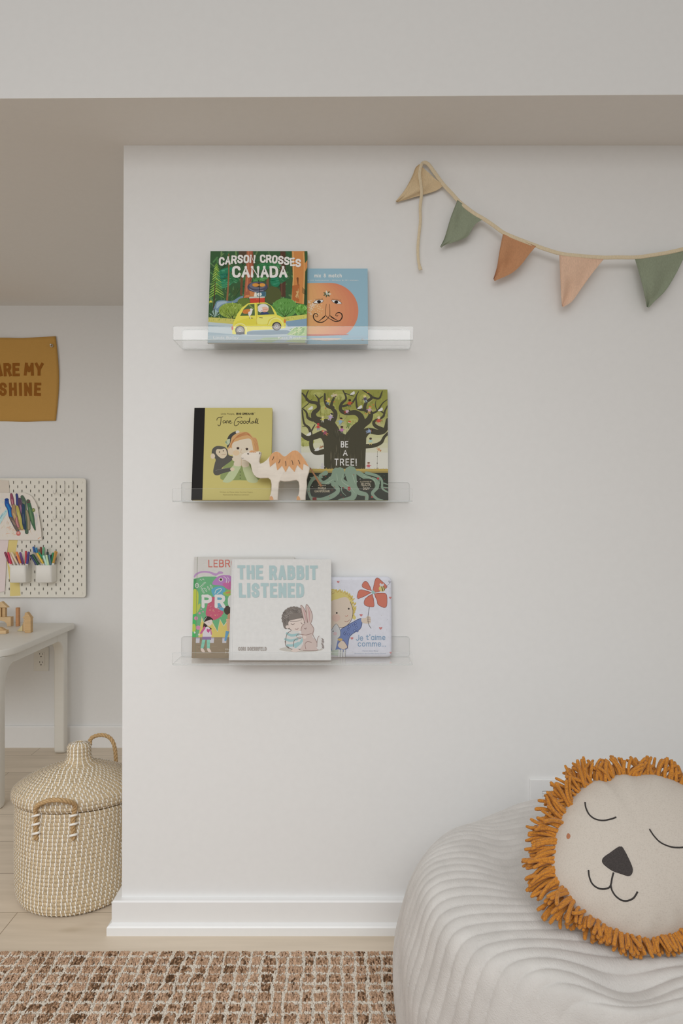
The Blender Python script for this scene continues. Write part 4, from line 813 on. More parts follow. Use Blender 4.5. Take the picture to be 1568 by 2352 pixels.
# ------------------------------------------------------------------ wooden camel on the middle ledge
M_cream = mat('pale_lime_wood', (0.77, 0.70, 0.61), 0.6, 0.05, (30, 400, 120), 0.12, 0.0005)
M_orange = mat('orange_wood_stain', (0.69, 0.36, 0.16), 0.6, 0.08, (200, 200, 60), 0.1, 0.0004)
M_dark = mat('dark_ink', (0.05, 0.035, 0.03), 0.7, 0.05)
M_tail = mat('brown_wood_tail', (0.34, 0.17, 0.08), 0.7, 0.12, (300, 300, 300))
YCm = 1.7445
cz = lambda X, Y, d=YCm: P(430+X/5.058, 920+Y/5.058, d)
outl = [(622,660),(628,640),(645,626),(670,614),(700,605),(722,590),(748,580),(772,590),(800,602),(835,598),(853,606),(855,628),(847,660),(838,690),(834,720),(845,742),(880,730),(920,700),(955,658),(985,620),(1015,601),(1045,598),(1075,614),(1100,640),(1125,655),(1150,646),(1185,615),(1220,590),(1250,583),(1280,591),(1320,626),(1360,680),(1395,735),(1418,780),(1421,800),(1413,840),(1395,890),(1386,930),(1388,1000),(1380,1060),(1373,1110),(1371,1168),(1268,1168),(1267,1150),(1288,1110),(1299,1060),(1300,1000),(1290,948),(1265,933),(1230,938),(1180,948),(1120,950),(1080,941),(1066,960),(1061,1010),(1055,1080),(1052,1168),(955,1168),(955,1130),(967,1090),(975,1040),(976,980),(966,932),(940,909),(900,910),(840,912),(800,900),(770,870),(752,830),(743,790),(735,750),(710,726),(675,706),(640,700),(624,688)]
camel_base = SHELF['mid']+.0003
dz = camel_base-cz(0, 1168)[2]
pts = [cz(*p)+[0, 0, dz] for p in outl]
camel = thing('toy_camel', (pts[45][0], YCm, camel_base), 'flat wooden toy camel with orange humps standing between the books on the middle ledge', 'toy')
autosmooth(obj('body', *prism(pts, (0, 1, 0), .019, .0022, 3), M_cream, camel), 50)
def patch(name, pl, m, lift=.0008, th=.0007): return obj(name, *prism([cz(*p)+[0, -lift, dz] for p in pl], (0, 1, 0), th), m, camel)
zig = [(955,662),(985,624),(1015,606),(1045,603),(1075,619),(1100,645),(1125,660),(1150,651),(1185,620),(1220,595),(1250,588),(1280,596),(1318,631),(1356,684),(1390,738),(1411,778),(1350,742),(1338,820),(1275,756),(1245,838),(1180,766),(1142,840),(1100,766),(1045,820),(1025,726),(960,780),(950,700)]
patch('painted_saddle', zig, M_orange)
for i, (a, b, cc, d) in enumerate(((1005,658,985,702),(1076,690,1060,738),(1137,712,1145,772),(1212,700,1226,758),(1286,700,1308,750))):
    p = catmull([cz(a, b)+[0, -.0012, dz], cz((a+cc)/2+4, (b+d)/2)+[0, -.0012, dz], cz(cc, d)+[0, -.0012, dz]], 4)
    obj('hair_stroke', *tube(p, [.0003]+[.0007]*(len(p)-2)+[.0003], 5), M_dark, camel)
patch('hair_tuft', [(712,612),(730,594),(750,585),(772,594),(800,606),(790,614),(772,606),(765,618),(752,602),(742,616),(728,606)], M_orange)
patch('eye', [(700,618),(716,626),(712,634),(704,638),(698,630)], M_dark)
obj('ear', *tube(catmull([cz(836, 612)+[0, -.001, dz], cz(846, 620)+[0, -.001, dz], cz(836, 630)+[0, -.001, dz]], 4), .0006, 5), M_dark, camel)
obj('mouth', *tube(catmull([cz(626, 674)+[0, -.0008, dz], cz(640, 682)+[0, -.0008, dz], cz(652, 676)+[0, -.0008, dz]], 4), .0004, 5), M_dark, camel)
for hx in (0, 313): patch('hoof', [(958+hx,1166),(957+hx,1128),(975+hx,1118),(990+hx,1130),(998+hx,1150),(999+hx,1166)], M_orange)
tp = [cz(1418, 790)+[0, .010, dz], cz(1440, 812)+[0, .006, dz], cz(1490, 895)+[0, .002, dz], cz(1540, 980)+[0, 0, dz], cz(1560, 1006)+[0, 0, dz]]
obj('tail', *tube(catmull(tp, 5), np.interp(np.linspace(0, 1, 21), [0, .5, .9, 1], [.0018, .0024, .0034, .0026]), 8), M_tail, camel, smooth=True)

# ------------------------------------------------------------------ bunting on the wall
def cloth(name, c, fine=900, amp=1.0):
    t = NT(name); c = np.array(c)
    wv = t.add('ShaderNodeTexNoise'); wv.inputs['Scale'].default_value = 1; wv.inputs['Detail'].default_value = 2; t.link(t.coord((fine, fine, fine/6)), wv.inputs['Vector'])
    w2 = t.add('ShaderNodeTexNoise'); w2.inputs['Scale'].default_value = 1; w2.inputs['Detail'].default_value = 3; t.link(t.coord((28, 28, 60)), w2.inputs['Vector'])
    t.link(t.ramp(wv.outputs['Fac'], [(.3, c*(1-.1*amp)), (.7, np.clip(c*(1+.08*amp), 0, 1))]), t.b.inputs['Base Color'])
    ad = t.add('ShaderNodeMath', _operation='MULTIPLY_ADD'); ad.inputs[1].default_value = 2.5; t.link(w2.outputs['Fac'], ad.inputs[0]); t.link(wv.outputs['Fac'], ad.inputs[2])
    t.bump(ad.outputs[0], .35, .0012)
    t.b.inputs['Roughness'].default_value = .9; t.b.inputs['Specular IOR Level'].default_value = .15; t.b.inputs['Sheen Weight'].default_value = .15
    return t.m
M_sand = cloth('sand_cotton', (.70, .55, .35)); M_sage = cloth('sage_cotton', (.285, .325, .235)); M_rust = cloth('rust_cotton', (.56, .285, .15)); M_blush = cloth('blush_cotton', (.77, .53, .39)); M_tape = cloth('sand_cotton_tape', (.72, .61, .43))
bz = lambda X, Y, o: P(880+X/2.279, 340+Y/2.279, Y1-o)
bunt = thing('bunting', tuple(bz(210, 84, .012)), 'cotton pennant bunting hanging along the upper right of the wall', 'bunting')
def ribbon(pts, wd, th=.0016):
    """flat tape along a path on the wall: pts (x, y, z); wd half width, in the wall's plane"""
    p = catmull(pts, 6); T = np.gradient(p, axis=0); T /= np.linalg.norm(T, axis=1)[:, None]
    N = np.cross(T, [0, 1., 0]); N /= np.linalg.norm(N, axis=1)[:, None]; wd = np.broadcast_to(wd, (len(p),))[:, None]
    y = np.array([0, th/2, 0]); ring = []
    for a in np.linspace(0, 2*PI, 12, endpoint=False): ring.append(p+N*wd*math.cos(a)+y*2*np.sign(math.sin(a))*abs(math.sin(a))**.5)
    V = np.stack(ring, 1).reshape(-1, 3); n = len(p); F = [[i*12+j, i*12+(j+1) % 12, (i+1)*12+(j+1) % 12, (i+1)*12+j] for i in range(n-1) for j in range(12)]
    return V, F+[list(range(12))[::-1], [(n-1)*12+j for j in range(12)]]
line = [(204,82,.013),(218,76,.014),(236,86,.014),(262,120,.014),(310,186,.016),(360,240,.018),(400,283,.020),(470,338,.024),(530,374,.027),(580,408,.030),(630,444,.032),(700,474,.034),(790,508,.036),(850,530,.038),(930,553,.040),(1020,564,.041),(1150,573,.042),(1220,572,.042),(1320,572,.040),(1400,562,.038),(1500,545,.034),(1600,520,.030),(1750,470,.022),(1900,400,.012)]
obj('tape', *ribbon([bz(*p) for p in line], .0052), M_tape, bunt, smooth=True)
tailp = [(206,78,.016),(196,98,.020),(190,140,.021),(196,185,.020),(200,240,.017),(193,310,.014),(194,380,.013),(187,450,.013),(181,520,.013),(183,580,.014),(190,620,.015),(196,638,.017)]
obj('tie_end', *ribbon([bz(*p) for p in tailp], [.0042]*30+[.0038]*31+[.0048]*6), M_tape, bunt, smooth=True)
obj('nail', *tube([bz(207, 84, -.002), bz(207, 84, .019)], .0014, 8), mat('steel', (.55, .55, .55), .3, metal=.9), bunt)
def pennant(Lp, Rp, m, d0, d1, seed, lab):
    r = np.random.default_rng(seed); L = catmull(Lp, 6); Rr = catmull(Rp, 6); n = 26
    rs = lambda q: np.stack([np.interp(np.linspace(0, 1, n), np.linspace(0, 1, len(q)), q[:, k]) for k in (0, 1)], 1)
    L, Rr = rs(L), rs(Rr); m_ = 16; V = []; ph = r.uniform(0, 6, 4)
    for side in (0, 1):
        for i in range(n):
            for j in range(m_):
                s = j/(m_-1); t = i/(n-1); q = L[i]*(1-s)+Rr[i]*s
                o = d0[0]*(1-s)+d0[1]*s; o = o*(1-t)+d1*t
                o += .0035*math.sin(s*6+t*3+ph[0])*min(1, t*4)+.002*math.sin(s*11-t*7+ph[1])*min(1, t*3)+.0025*math.sin(t*9+ph[2])*min(1, t*3)
                V.append(bz(q[0], q[1], max(o, .003)+(.0012 if side == 0 else 0)))
    F = grid_faces(n, m_); k = n*m_
    F = [f[::-1] for f in F]+[[a+k for a in f] for f in F]
    bd = [j for j in range(m_)]+[i*m_+m_-1 for i in range(1, n)]+[(n-1)*m_+j for j in range(m_-2, -1, -1)]+[i*m_ for i in range(n-2, 0, -1)]
    for a, b in zip(bd, bd[1:]+bd[:1]): F.append([a, b, b+k, a+k])
    o = obj('pennant', V, F, m, bunt, smooth=True); o['label'] = lab
pennant([(188,84),(168,104),(150,150),(110,222),(64,278)], [(300,186),(312,196),(270,226),(160,258),(72,284)], M_sand, (.014, .015), .010, 1, 'sand coloured pennant folded over the nail')
pennant([(388,272),(352,365),(322,465),(298,516)], [(524,372),(482,398),(456,440),(434,468),(380,490),(322,508),(303,522)], M_sage, (.020, .026), .022, 2, 'sage green pennant near the nail')
pennant([(627,443),(606,550),(595,620),(576,684)], [(799,514),(762,558),(722,610),(672,655),(592,692),(582,696)], M_rust, (.032, .037), .026, 3, 'rust orange pennant')
pennant([(920,556),(926,680),(930,770),(935,828)], [(1155,580),(1090,660),(1040,730),(990,800),(950,828),(940,831)], M_blush, (.040, .042), .030, 4, 'blush pink pennant')
pennant([(1316,580),(1345,680),(1366,765),(1377,830)], [(1592,530),(1540,642),(1480,742),(1422,800),(1392,832),(1384,834)], M_sage, (.040, .030), .026, 5, 'sage green pennant at the edge of the picture')

# ------------------------------------------------------------------ air register low on the wall
vent = thing('wall_vent', (0.40, Y1, .60), 'white louvred air register on the wall behind the lion cushion', 'vent')
a, b = P(1217, 1790, Y1-.006), P(1480, 1895, Y1-.006)
fr = [(x, Y1-.006, z) for x, z in rrect(a[0], b[0], b[2], a[2], .003)]
V1, F1 = box(a[0], b[0], Y1-.004, Y1-.0005, b[2], a[2]); 
la, lb = P(1245, 1817, Y1-.006), P(1452, 1868, Y1-.006)
w_ = [box(a[0], la[0], Y1-.0075, Y1-.0002, b[2], a[2], .0015), box(lb[0], b[0], Y1-.0075, Y1-.0002, b[2], a[2], .0015), box(la[0]-.001, lb[0]+.001, Y1-.0075, Y1-.0002, la[2], a[2], .0015), box(la[0]-.001, lb[0]+.001, Y1-.0075, Y1-.0002, b[2], lb[2], .0015)]
obj('frame', *merge(*w_), M_trim, vent)
for i in range(7):
    z = la[2]-.0012-.0066*i
    V, F = box(la[0], lb[0], -.0008, .0008, -.0056, 0); V = V.copy(); V[:, 1] += Y1-.0052+(V[:, 2])*.10; V[:, 2] += z
    obj('louvre', V, F, M_trim, vent)
obj('shade_sheet', *box(la[0], lb[0], Y1-.0014, Y1-.0004, lb[2], la[2]), mat('vent_shadow_grey', (.16, .16, .16), .8), vent)  # flat dark sheet, its colour stands in for the shade between the slats

# ------------------------------------------------------------------ alcove: canvas banner
pz = lambda X, Y, o=.006: P(X/5.227, 740+Y/5.227, Y2-o)
M_canvas = cloth('mustard_canvas', (.58, .33, .09), 1500, .5)
ban = thing('wall_banner', tuple(pz(0, 180)), 'mustard canvas banner with brown lettering pinned to the alcove wall', 'banner')
top = [(-680,170),(-600,190),(0,186),(250,190),(450,180),(668,168)]; bot = [(-690,1190),(-300,1200),(0,1190),(300,1195),(500,1188),(670,1184)]
T_, B_ = catmull(top, 8), catmull(bot, 8); T_, B_ = [np.stack([np.linspace(q[0, 0], q[-1, 0], 40), np.interp(np.linspace(q[0, 0], q[-1, 0], 40), q[:, 0], q[:, 1])], 1) for q in (T_, B_)]
def banpos(s, t, extra=0):
    i = s*39; k = min(int(i), 38); f = i-k; q = (T_[k]*(1-f)+T_[k+1]*f)*(1-t)+(B_[k]*(1-f)+B_[k+1]*f)*t
    bul = 38*math.sin(t*PI)*max(0, (s-.75)/.25)**2 - 30*math.sin(t*PI)*max(0, (.2-s)/.2)**2
    o = .008+.004*math.sin(s*5+t*2)+.004*math.sin(t*4+1)*s+extra
    return pz(q[0]+bul, q[1], o)
V = [banpos(i/39, j/29) for i in range(40) for j in range(30)]; F = grid_faces(40, 30)
V += [banpos(i/39, j/29, -.002) for i in range(40) for j in range(30)]
k = 1200; F2 = [[a+k for a in f][::-1] for f in F]
bd = [j for j in range(30)]+[i*30+29 for i in range(1, 40)]+[39*30+j for j in range(28, -1, -1)]+[i*30 for i in range(38, 0, -1)]
obj('canvas', V, F+F2+[[a, b, b+k, a+k] for a, b in zip(bd, bd[1:]+bd[:1])], M_canvas, ban, smooth=True)
cb = Canvas(lambda X, Y: (X, Y), 1, 1, 1, clip=False); cb.sc = 1
def lettering(cv_, name, m, col, parent, place, g):
    V, F, C = [], [], []
    for lo, hi, L, A, c in cv_.sh:
        k = len(V); V += [place(u, v, L+.03*(len(F) % 24)) for u, v in A]; F.append(list(range(k, k+len(A)))); C.append(alb(tone(c), g))
    cv_.sh = []
    # face the room
    for i, f in enumerate(F):
        n = np.cross(np.array(V[f[1]])-V[f[0]], np.array(V[f[2]])-V[f[0]])
        if n[1] > 0: F[i] = f[::-1]
    return obj(name, V, F, m, parent, colors=C)
def onban(X, Y, L):
    t = (Y-186)/1004; s = (X+685)/1350
    p = None
    for _ in range(4):      # the letter sits on the cloth where the cloth bulges
        p = banpos(min(max(s, 0), 1), t, .0010+EPS*4*L); s += (X/5.227-(784+p[0]/p[1]*1568))*5.227/1350
    return P(X/5.227, 740+Y/5.227, p[1])
brn = (112, 66, 18); random.seed(4); M_ink = print_mat('brown_ink', .9, .1)
for word, x0, x1, y0, y1, sw_, gp in (('YOU', -480, -175, 492, 650, 34, 3.4), ('ARE', -65, 235, 490, 650, 34, 3.0), ('MY', 288, 520, 488, 642, 34, 2.6), ('SUNSHINE', -372, 492, 725, 884, 33, 4.2)):
    cb.text(word, x0, x1, y0, y1, sw_, brn, gp, cap=False, jit=.04); lettering(cb, 'lettering', M_ink, brn, ban, onban, .46)
g = pz(618, 282, .0175)
M_steel = mat('brushed_steel', (.6, .6, .6), .35, metal=.9)
for gx in (618, -640):
    g = pz(gx, 282, .016)
    an = [2*PI*i/16 for i in range(17)]
    obj('grommet', *tube([(g[0]+.006*math.cos(q), g[1], g[2]+.006*math.sin(q)) for q in an], .0017, 6, False), M_steel, ban, smooth=True)
    obj('nail', *merge(tube([(g[0]-.001, Y2+.004, g[2]+.002), (g[0]-.001, g[1]-.008, g[2]+.003)], .0016, 8), tube([(g[0]-.001, g[1]-.008, g[2]+.003), (g[0]-.001, g[1]-.0095, g[2]+.003)], .0034, 10)), M_steel, ban)

# ------------------------------------------------------------------ pegboard with real slots
M_board = mat('white_pegboard', (.84, .815, .735), .45, .01)
YBd = Y2-.021
br_, tp_ = P(197, 1372, YBd), P(197, 1098.5, YBd)
H_ = tp_[2]-br_[2]; W_ = H_; ox, oz = br_[0]-W_, br_[2]
N = 28; cell = .0405; mg = (W_-N*cell)/2
board = thing('pegboard', (ox+W_/2, YBd, oz), 'white slotted pegboard on the alcove wall above the little table', 'pegboard')
VV, FF = [], []
vid = {}
def vert(x, y, z):
    key = (round(x, 6), round(y, 6), round(z, 6))
    if key not in vid: vid[key] = len(VV); VV.append((x, y, z))
    return vid[key]
tb_ = .005; half = cell/2; N2 = N
hw, hh = .0023, .0072
x0g, z0g = ox+(W_-27*half)/2, oz+(H_-27*half)/2
for i in range(27):
    for j in range(27):
        xa, za = x0g+i*half, z0g+j*half; xc, zc_ = xa+half/2, za+half/2
        corner = (i in (0, 26) and j in (0, 26))
        for y, flip in ((YBd, False), (YBd+tb_, True)):
            sq = [(xa, za), (xc, za), (xa+half, za), (xa+half, zc_), (xa+half, za+half), (xc, za+half), (xa, za+half), (xa, zc_)]
            ids = [vert(x, y, z) for x, z in sq]
            if (i+j) % 2 == 0 and not corner:
                sl = [(xc-hw, zc_-hh+.0015), (xc, zc_-hh), (xc+hw, zc_-hh+.0015), (xc+hw, zc_), (xc+hw, zc_+hh-.0015), (xc, zc_+hh), (xc-hw, zc_+hh-.0015), (xc-hw, zc_)]
                hs = [vert(x, y, z) for x, z in sl]
                for q in range(8):
                    f = [ids[q], ids[(q+1) % 8], hs[(q+1) % 8], hs[q]]; FF.append(f[::-1] if flip else f)
                if not flip:
                    bk = [vert(x, YBd+tb_, z) for x, z in sl]
                    for q in range(8): FF.append([hs[q], hs[(q+1) % 8], bk[(q+1) % 8], bk[q]])
            else: FF.append(ids[::-1] if flip else ids)
outer = rrect(ox, ox+W_, oz, oz+H_, .013, 6)
inn = [(x0g+27*half, z0g+27*half-0*half)]
per = [(x0g+i*half/2, z0g) for i in range(54)]+[(x0g+27*half, z0g+i*half/2) for i in range(54)]+[(x0g+27*half-i*half/2, z0g+27*half) for i in range(54)]+[(x0g, z0g+27*half-i*half/2) for i in range(54)]
cxm, czm = ox+W_/2, oz+H_/2
def outp(x, z):      # matching point on the rounded outline
    dx, dz_ = x-cxm, z-czm; s = (W_/2)/max(abs(dx), abs(dz_)); X, Z = dx*s, dz_*s; r = .013; e = W_/2-r
    if abs(X) > e and abs(Z) > e:
        vx, vz = abs(X)-e, abs(Z)-e; l = math.hypot(vx, vz); X = math.copysign(e+vx/l*r, X); Z = math.copysign(e+vz/l*r, Z)
    return cxm+X, czm+Z
for a, b in zip(per, per[1:]+per[:1]):
    A, B = outp(*a), outp(*b)
    FF.append([vert(A[0], YBd, A[1]), vert(B[0], YBd, B[1]), vert(b[0], YBd, b[1]), vert(a[0], YBd, a[1])])
    FF.append([vert(A[0], YBd, A[1]), vert(A[0], YBd+tb_, A[1]), vert(B[0], YBd+tb_, B[1]), vert(B[0], YBd, B[1])])
obj('panel', VV, FF, M_board, board)
for cx, cz_ in ((0, 0), (26, 0), (0, 26), (26, 26)):
    x, z = x0g+(cx+.5)*half, z0g+(cz_+.5)*half
    obj('mounting_screw', *merge(tube([(x, YBd+.001, z), (x, YBd-.002, z)], .0062, 14), tube([(x, YBd+tb_, z), (x, Y2, z)], .004, 8)), M_board, board)
def slot(px, py):    # nearest slot to a pixel of the photograph
    p = P(px, py, YBd); i = round((p[0]-x0g)/half-.5); j = round((p[2]-z0g)/half-.5)
    best = min(((ii, jj) for ii in (i-1, i, i+1) for jj in (j-1, j, j+1) if (ii+jj) % 2 == 0), key=lambda q: (x0g+(q[0]+.5)*half-p[0])**2+(z0g+(q[1]+.5)*half-p[2])**2)
    return x0g+(best[0]+.5)*half, z0g+(best[1]+.5)*half
M_white = mat('white_plastic', (.87, .855, .81), .4, .01)
for px_, py_, ln, lb in ((128, 1115, .055, 'small white hook on the pegboard, left of the upper row of three'), (148, 1115, .055, 'small white hook on the pegboard, middle of the upper row of three'), (168, 1115, .055, 'small white hook on the pegboard, right end of the upper row of three'),
        (128, 1174, .055, 'small white hook on the pegboard, left one of the lower pair'), (147, 1174, .055, 'small white hook on the pegboard, right one of the lower pair'), (177, 1223, .075, 'long slanted white hook near the right edge of the pegboard')):
    x, z = slot(px_, py_); sx = .004 if ln > .06 else 0
    path = catmull([(x, YBd+.003, z+.002), (x, YBd-.005, z+.001), (x+sx*.4, YBd-.006, z-.01), (x+sx, YBd-.006, z-ln+.014), (x+sx, YBd-.010, z-ln+.004), (x+sx, YBd-.020, z-ln), (x+sx, YBd-.030, z-ln+.006), (x+sx, YBd-.034, z-ln+.016)], 5)
    o = obj('peg_hook', *tube(path, .0020, 8), M_white, None, smooth=True, loc=(x, YBd, z)); props(o, lb, 'hook', 'white hooks on the pegboard')

# cups and markers
def cup(cx, front, ztop, hgt, label):
    wd, dp = .0775, .062; yb = YBd-.0012; yf = yb-dp
    def ring(k, z, r=.012):
        pts = []
        for (ax, ay, a0, rr) in ((cx+wd/2-k, yb-k, 0, .004), (cx-wd/2+k, yb-k, PI/2, .004), (cx-wd/2+k, yf+k, PI, r), (cx+wd/2-k, yf+k, 1.5*PI, r)):
            sx = -1 if ax > cx else 1; sy = -1 if ay > (yb+yf)/2 else 1
            for i in range(6): pts.append((ax+sx*rr+rr*math.cos(a0+PI/2*i/5), ay+sy*rr+rr*math.sin(a0+PI/2*i/5), z))
        return pts
    zb_ = ztop-hgt; rings = [ring(.003, zb_), ring(0, zb_+.003), ring(0, ztop-.001), ring(.0007, ztop), ring(.0019, ztop-.001), ring(.0022, zb_+.003)]
    V = [p for r in rings for p in r]; n = 24
    F = [[i*n+j, i*n+(j+1) % n, (i+1)*n+(j+1) % n, (i+1)*n+j] for i in range(5) for j in range(n)]+[list(range(n))[::-1], [5*n+j for j in range(n)]]
    root = thing('pegboard_cup', (cx, yb, zb_), label, 'cup', 'white cups on the pegboard')
    autosmooth(obj('cup', V, F, M_white, root), 50)
    for s in (-1, 1):
        x, z = slot(784+(cx+s*.02)/YBd*1568, 1305); obj('hanger', *box(cx+s*.0203-.002, cx+s*.0203+.002, yb-.0005, YBd-.0001, ztop-.02, ztop-.008), M_white, root)
    return (cx, (yf+yb)/2, zb_+.0032)
zt = P(90, 1298, 3.19)[2]
c1 = cup(P(39.5, 1300, 3.183)[0], 0, zt, .082, 'white plastic cup of pink and orange markers, left one on the pegboard')
c2 = cup(P(99, 1300, 3.183)[0], 0, zt, .082, 'white plastic cup of green and blue markers, right one on the pegboard')
MK = {}
def marker(cupc, tip, base, col, label, grp):
    """tip and base in zoomed pixels of the cup close-up; the base end stands in the cup"""
    dt = cupc[1]+R.uniform(-.016, .016)
    t = P(tip[0]/10.45, 1230+tip[1]/10.45, dt); bpx = P(base[0]/10.45, 1230+base[1]/10.45, dt)
    d = bpx-t; L = .128; e = t+d/np.linalg.norm(d)*L
    zf = cupc[2]+.003
    if e[2] < zf: e = t+d*((zf-t[2])/d[2])
    e[0] = np.clip(e[0], cupc[0]-.031, cupc[0]+.031)
    e[1] = np.clip(dt+R.uniform(-.006, .006), cupc[1]-.022, cupc[1]+.022)
    u = (e-t)/np.linalg.norm(e-t); r = .0050
    root = thing('felt_marker', tuple(e), label, 'marker', grp)
    cc = tuple(alb(tone(col), .52))
    if cc not in MK: MK[cc] = mat('marker_ink', cc, .4, .03)
    obj('barrel', *tube([t+u*.056, e], r*.94, 10), M_white, root, smooth=False)
    obj('cap', *tube([t, t+u*.003, t+u*.058], [r*.72, r, r*1.02], 10), MK[cc], root)
R = random.Random(17)
for tip, bs, cl, nm in (((190,400),(262,690),(178,40,72),'crimson'), ((118,395),(225,700),(112,26,58),'dark maroon'), ((222,420),(345,700),(222,168,166),'pale pink'), ((275,400),(440,690),(226,170,140),'peach'), ((395,390),(500,660),(222,104,40),'orange'), ((395,500),(480,690),(90,30,60),'plum'), ((482,400),(570,700),(96,60,130),'purple'), ((600,420),(622,680),(214,176,156),'flesh pink'), ((622,372),(620,560),(176,62,72),'brick red'), ((692,388),(655,640),(62,54,122),'indigo')):
    marker(c1, tip, bs, cl, nm+' felt marker standing in the left white cup', 'markers in the left cup')
for tip, bs, cl, nm in (((798,268),(840,450),(20,70,140),'royal blue'), ((866,290),(892,480),(30,110,150),'cerulean blue'), ((980,275),(968,480),(112,52,34),'chestnut brown'), ((1050,280),(1030,500),(76,140,104),'leaf green'), ((735,470),(870,680),(36,50,100),'navy blue'), ((775,450),(915,690),(22,70,44),'forest green'), ((822,410),(980,680),(140,132,116),'grey'), ((885,420),(1035,680),(196,150,40),'mustard yellow'), ((935,405),(1070,640),(24,140,100),'emerald green'), ((1045,478),(1150,710),(150,200,178),'mint green'), ((1112,465),(1185,690),(160,190,146),'light green'), ((1178,460),(1225,705),(74,112,136),'steel blue'), ((1142,388),(1140,560),(26,48,44),'black green'), ((1240,460),(1236,620),(50,40,36),'dark brown'), ((1280,410),(1240,640),(30,120,84),'jade green'), ((1362,385),(1275,665),(190,124,62),'caramel brown'), ((1335,370),(1290,600),(160,120,46),'ochre')):
    marker(c2, tip, bs, cl, nm+' felt marker standing in the right white cup', 'markers in the right cup')

# papers pinned to the board
M_paper = print_mat('drawing_paper', .85, .1); 
def sheet(name, pts, col, label, cat, off, curl, g=.55, sm=0, art=None):
    """one sheet of paper in front of the board; pts in photo pixels"""
    cv_ = Canvas(lambda X, Y: (X, Y), 1, 1, 1, clip=False)
    cv_.poly(pts, col, sm)
    if art: art(cv_)
    ymin = min(p[1] for p in pts); ymax = max(p[1] for p in pts); cx0 = sum(p[0] for p in pts)/len(pts)
    place = lambda u, v, L: P(u, v, YBd-off-curl(u, v)-EPS*3*L)
    base = place(*pts[0], 0)
    V, F, C = [], [], []
    # subdivided base sheet
    bm = bmesh.new(); A = cv_.sh[0][3]; vs = [bm.verts.new((u, 0, v)) for u, v in A]; bm.faces.new(vs); bm.normal_update()
    bmesh.ops.triangulate(bm, faces=bm.faces[:])
    for _ in range(3): bmesh.ops.subdivide_edges(bm, edges=[e for e in bm.edges if e.calc_length() > 9], cuts=1, use_grid_fill=False); bmesh.ops.triangulate(bm, faces=bm.faces[:])
    vb, fb = from_bm(bm); vb = [place(q[0], q[2], 0) for q in vb]
    k = len(vb); vback = [np.array(q)+[0, .0003, 0] for q in vb]
    fb = [f if np.cross(np.array(vb[f[1]])-vb[f[0]], np.array(vb[f[2]])-vb[f[0]])[1] < 0 else f[::-1] for f in fb]
    root = thing(name, tuple(base), label, cat)
    Vs = list(vb)+vback; Fs = fb+[[i+k for i in f][::-1] for f in fb]
    obj('sheet', Vs, Fs, M_paper, root, colors=[alb(tone(col), g)]*len(Fs))
    cv_.sh = cv_.sh[1:]
    if cv_.sh: lettering(cv_, 'crayon_drawing', M_paper, None, root, lambda u, v, L: P(u, v, YBd-off-curl(u, v)-.0006-EPS*3*L), g)
    return root
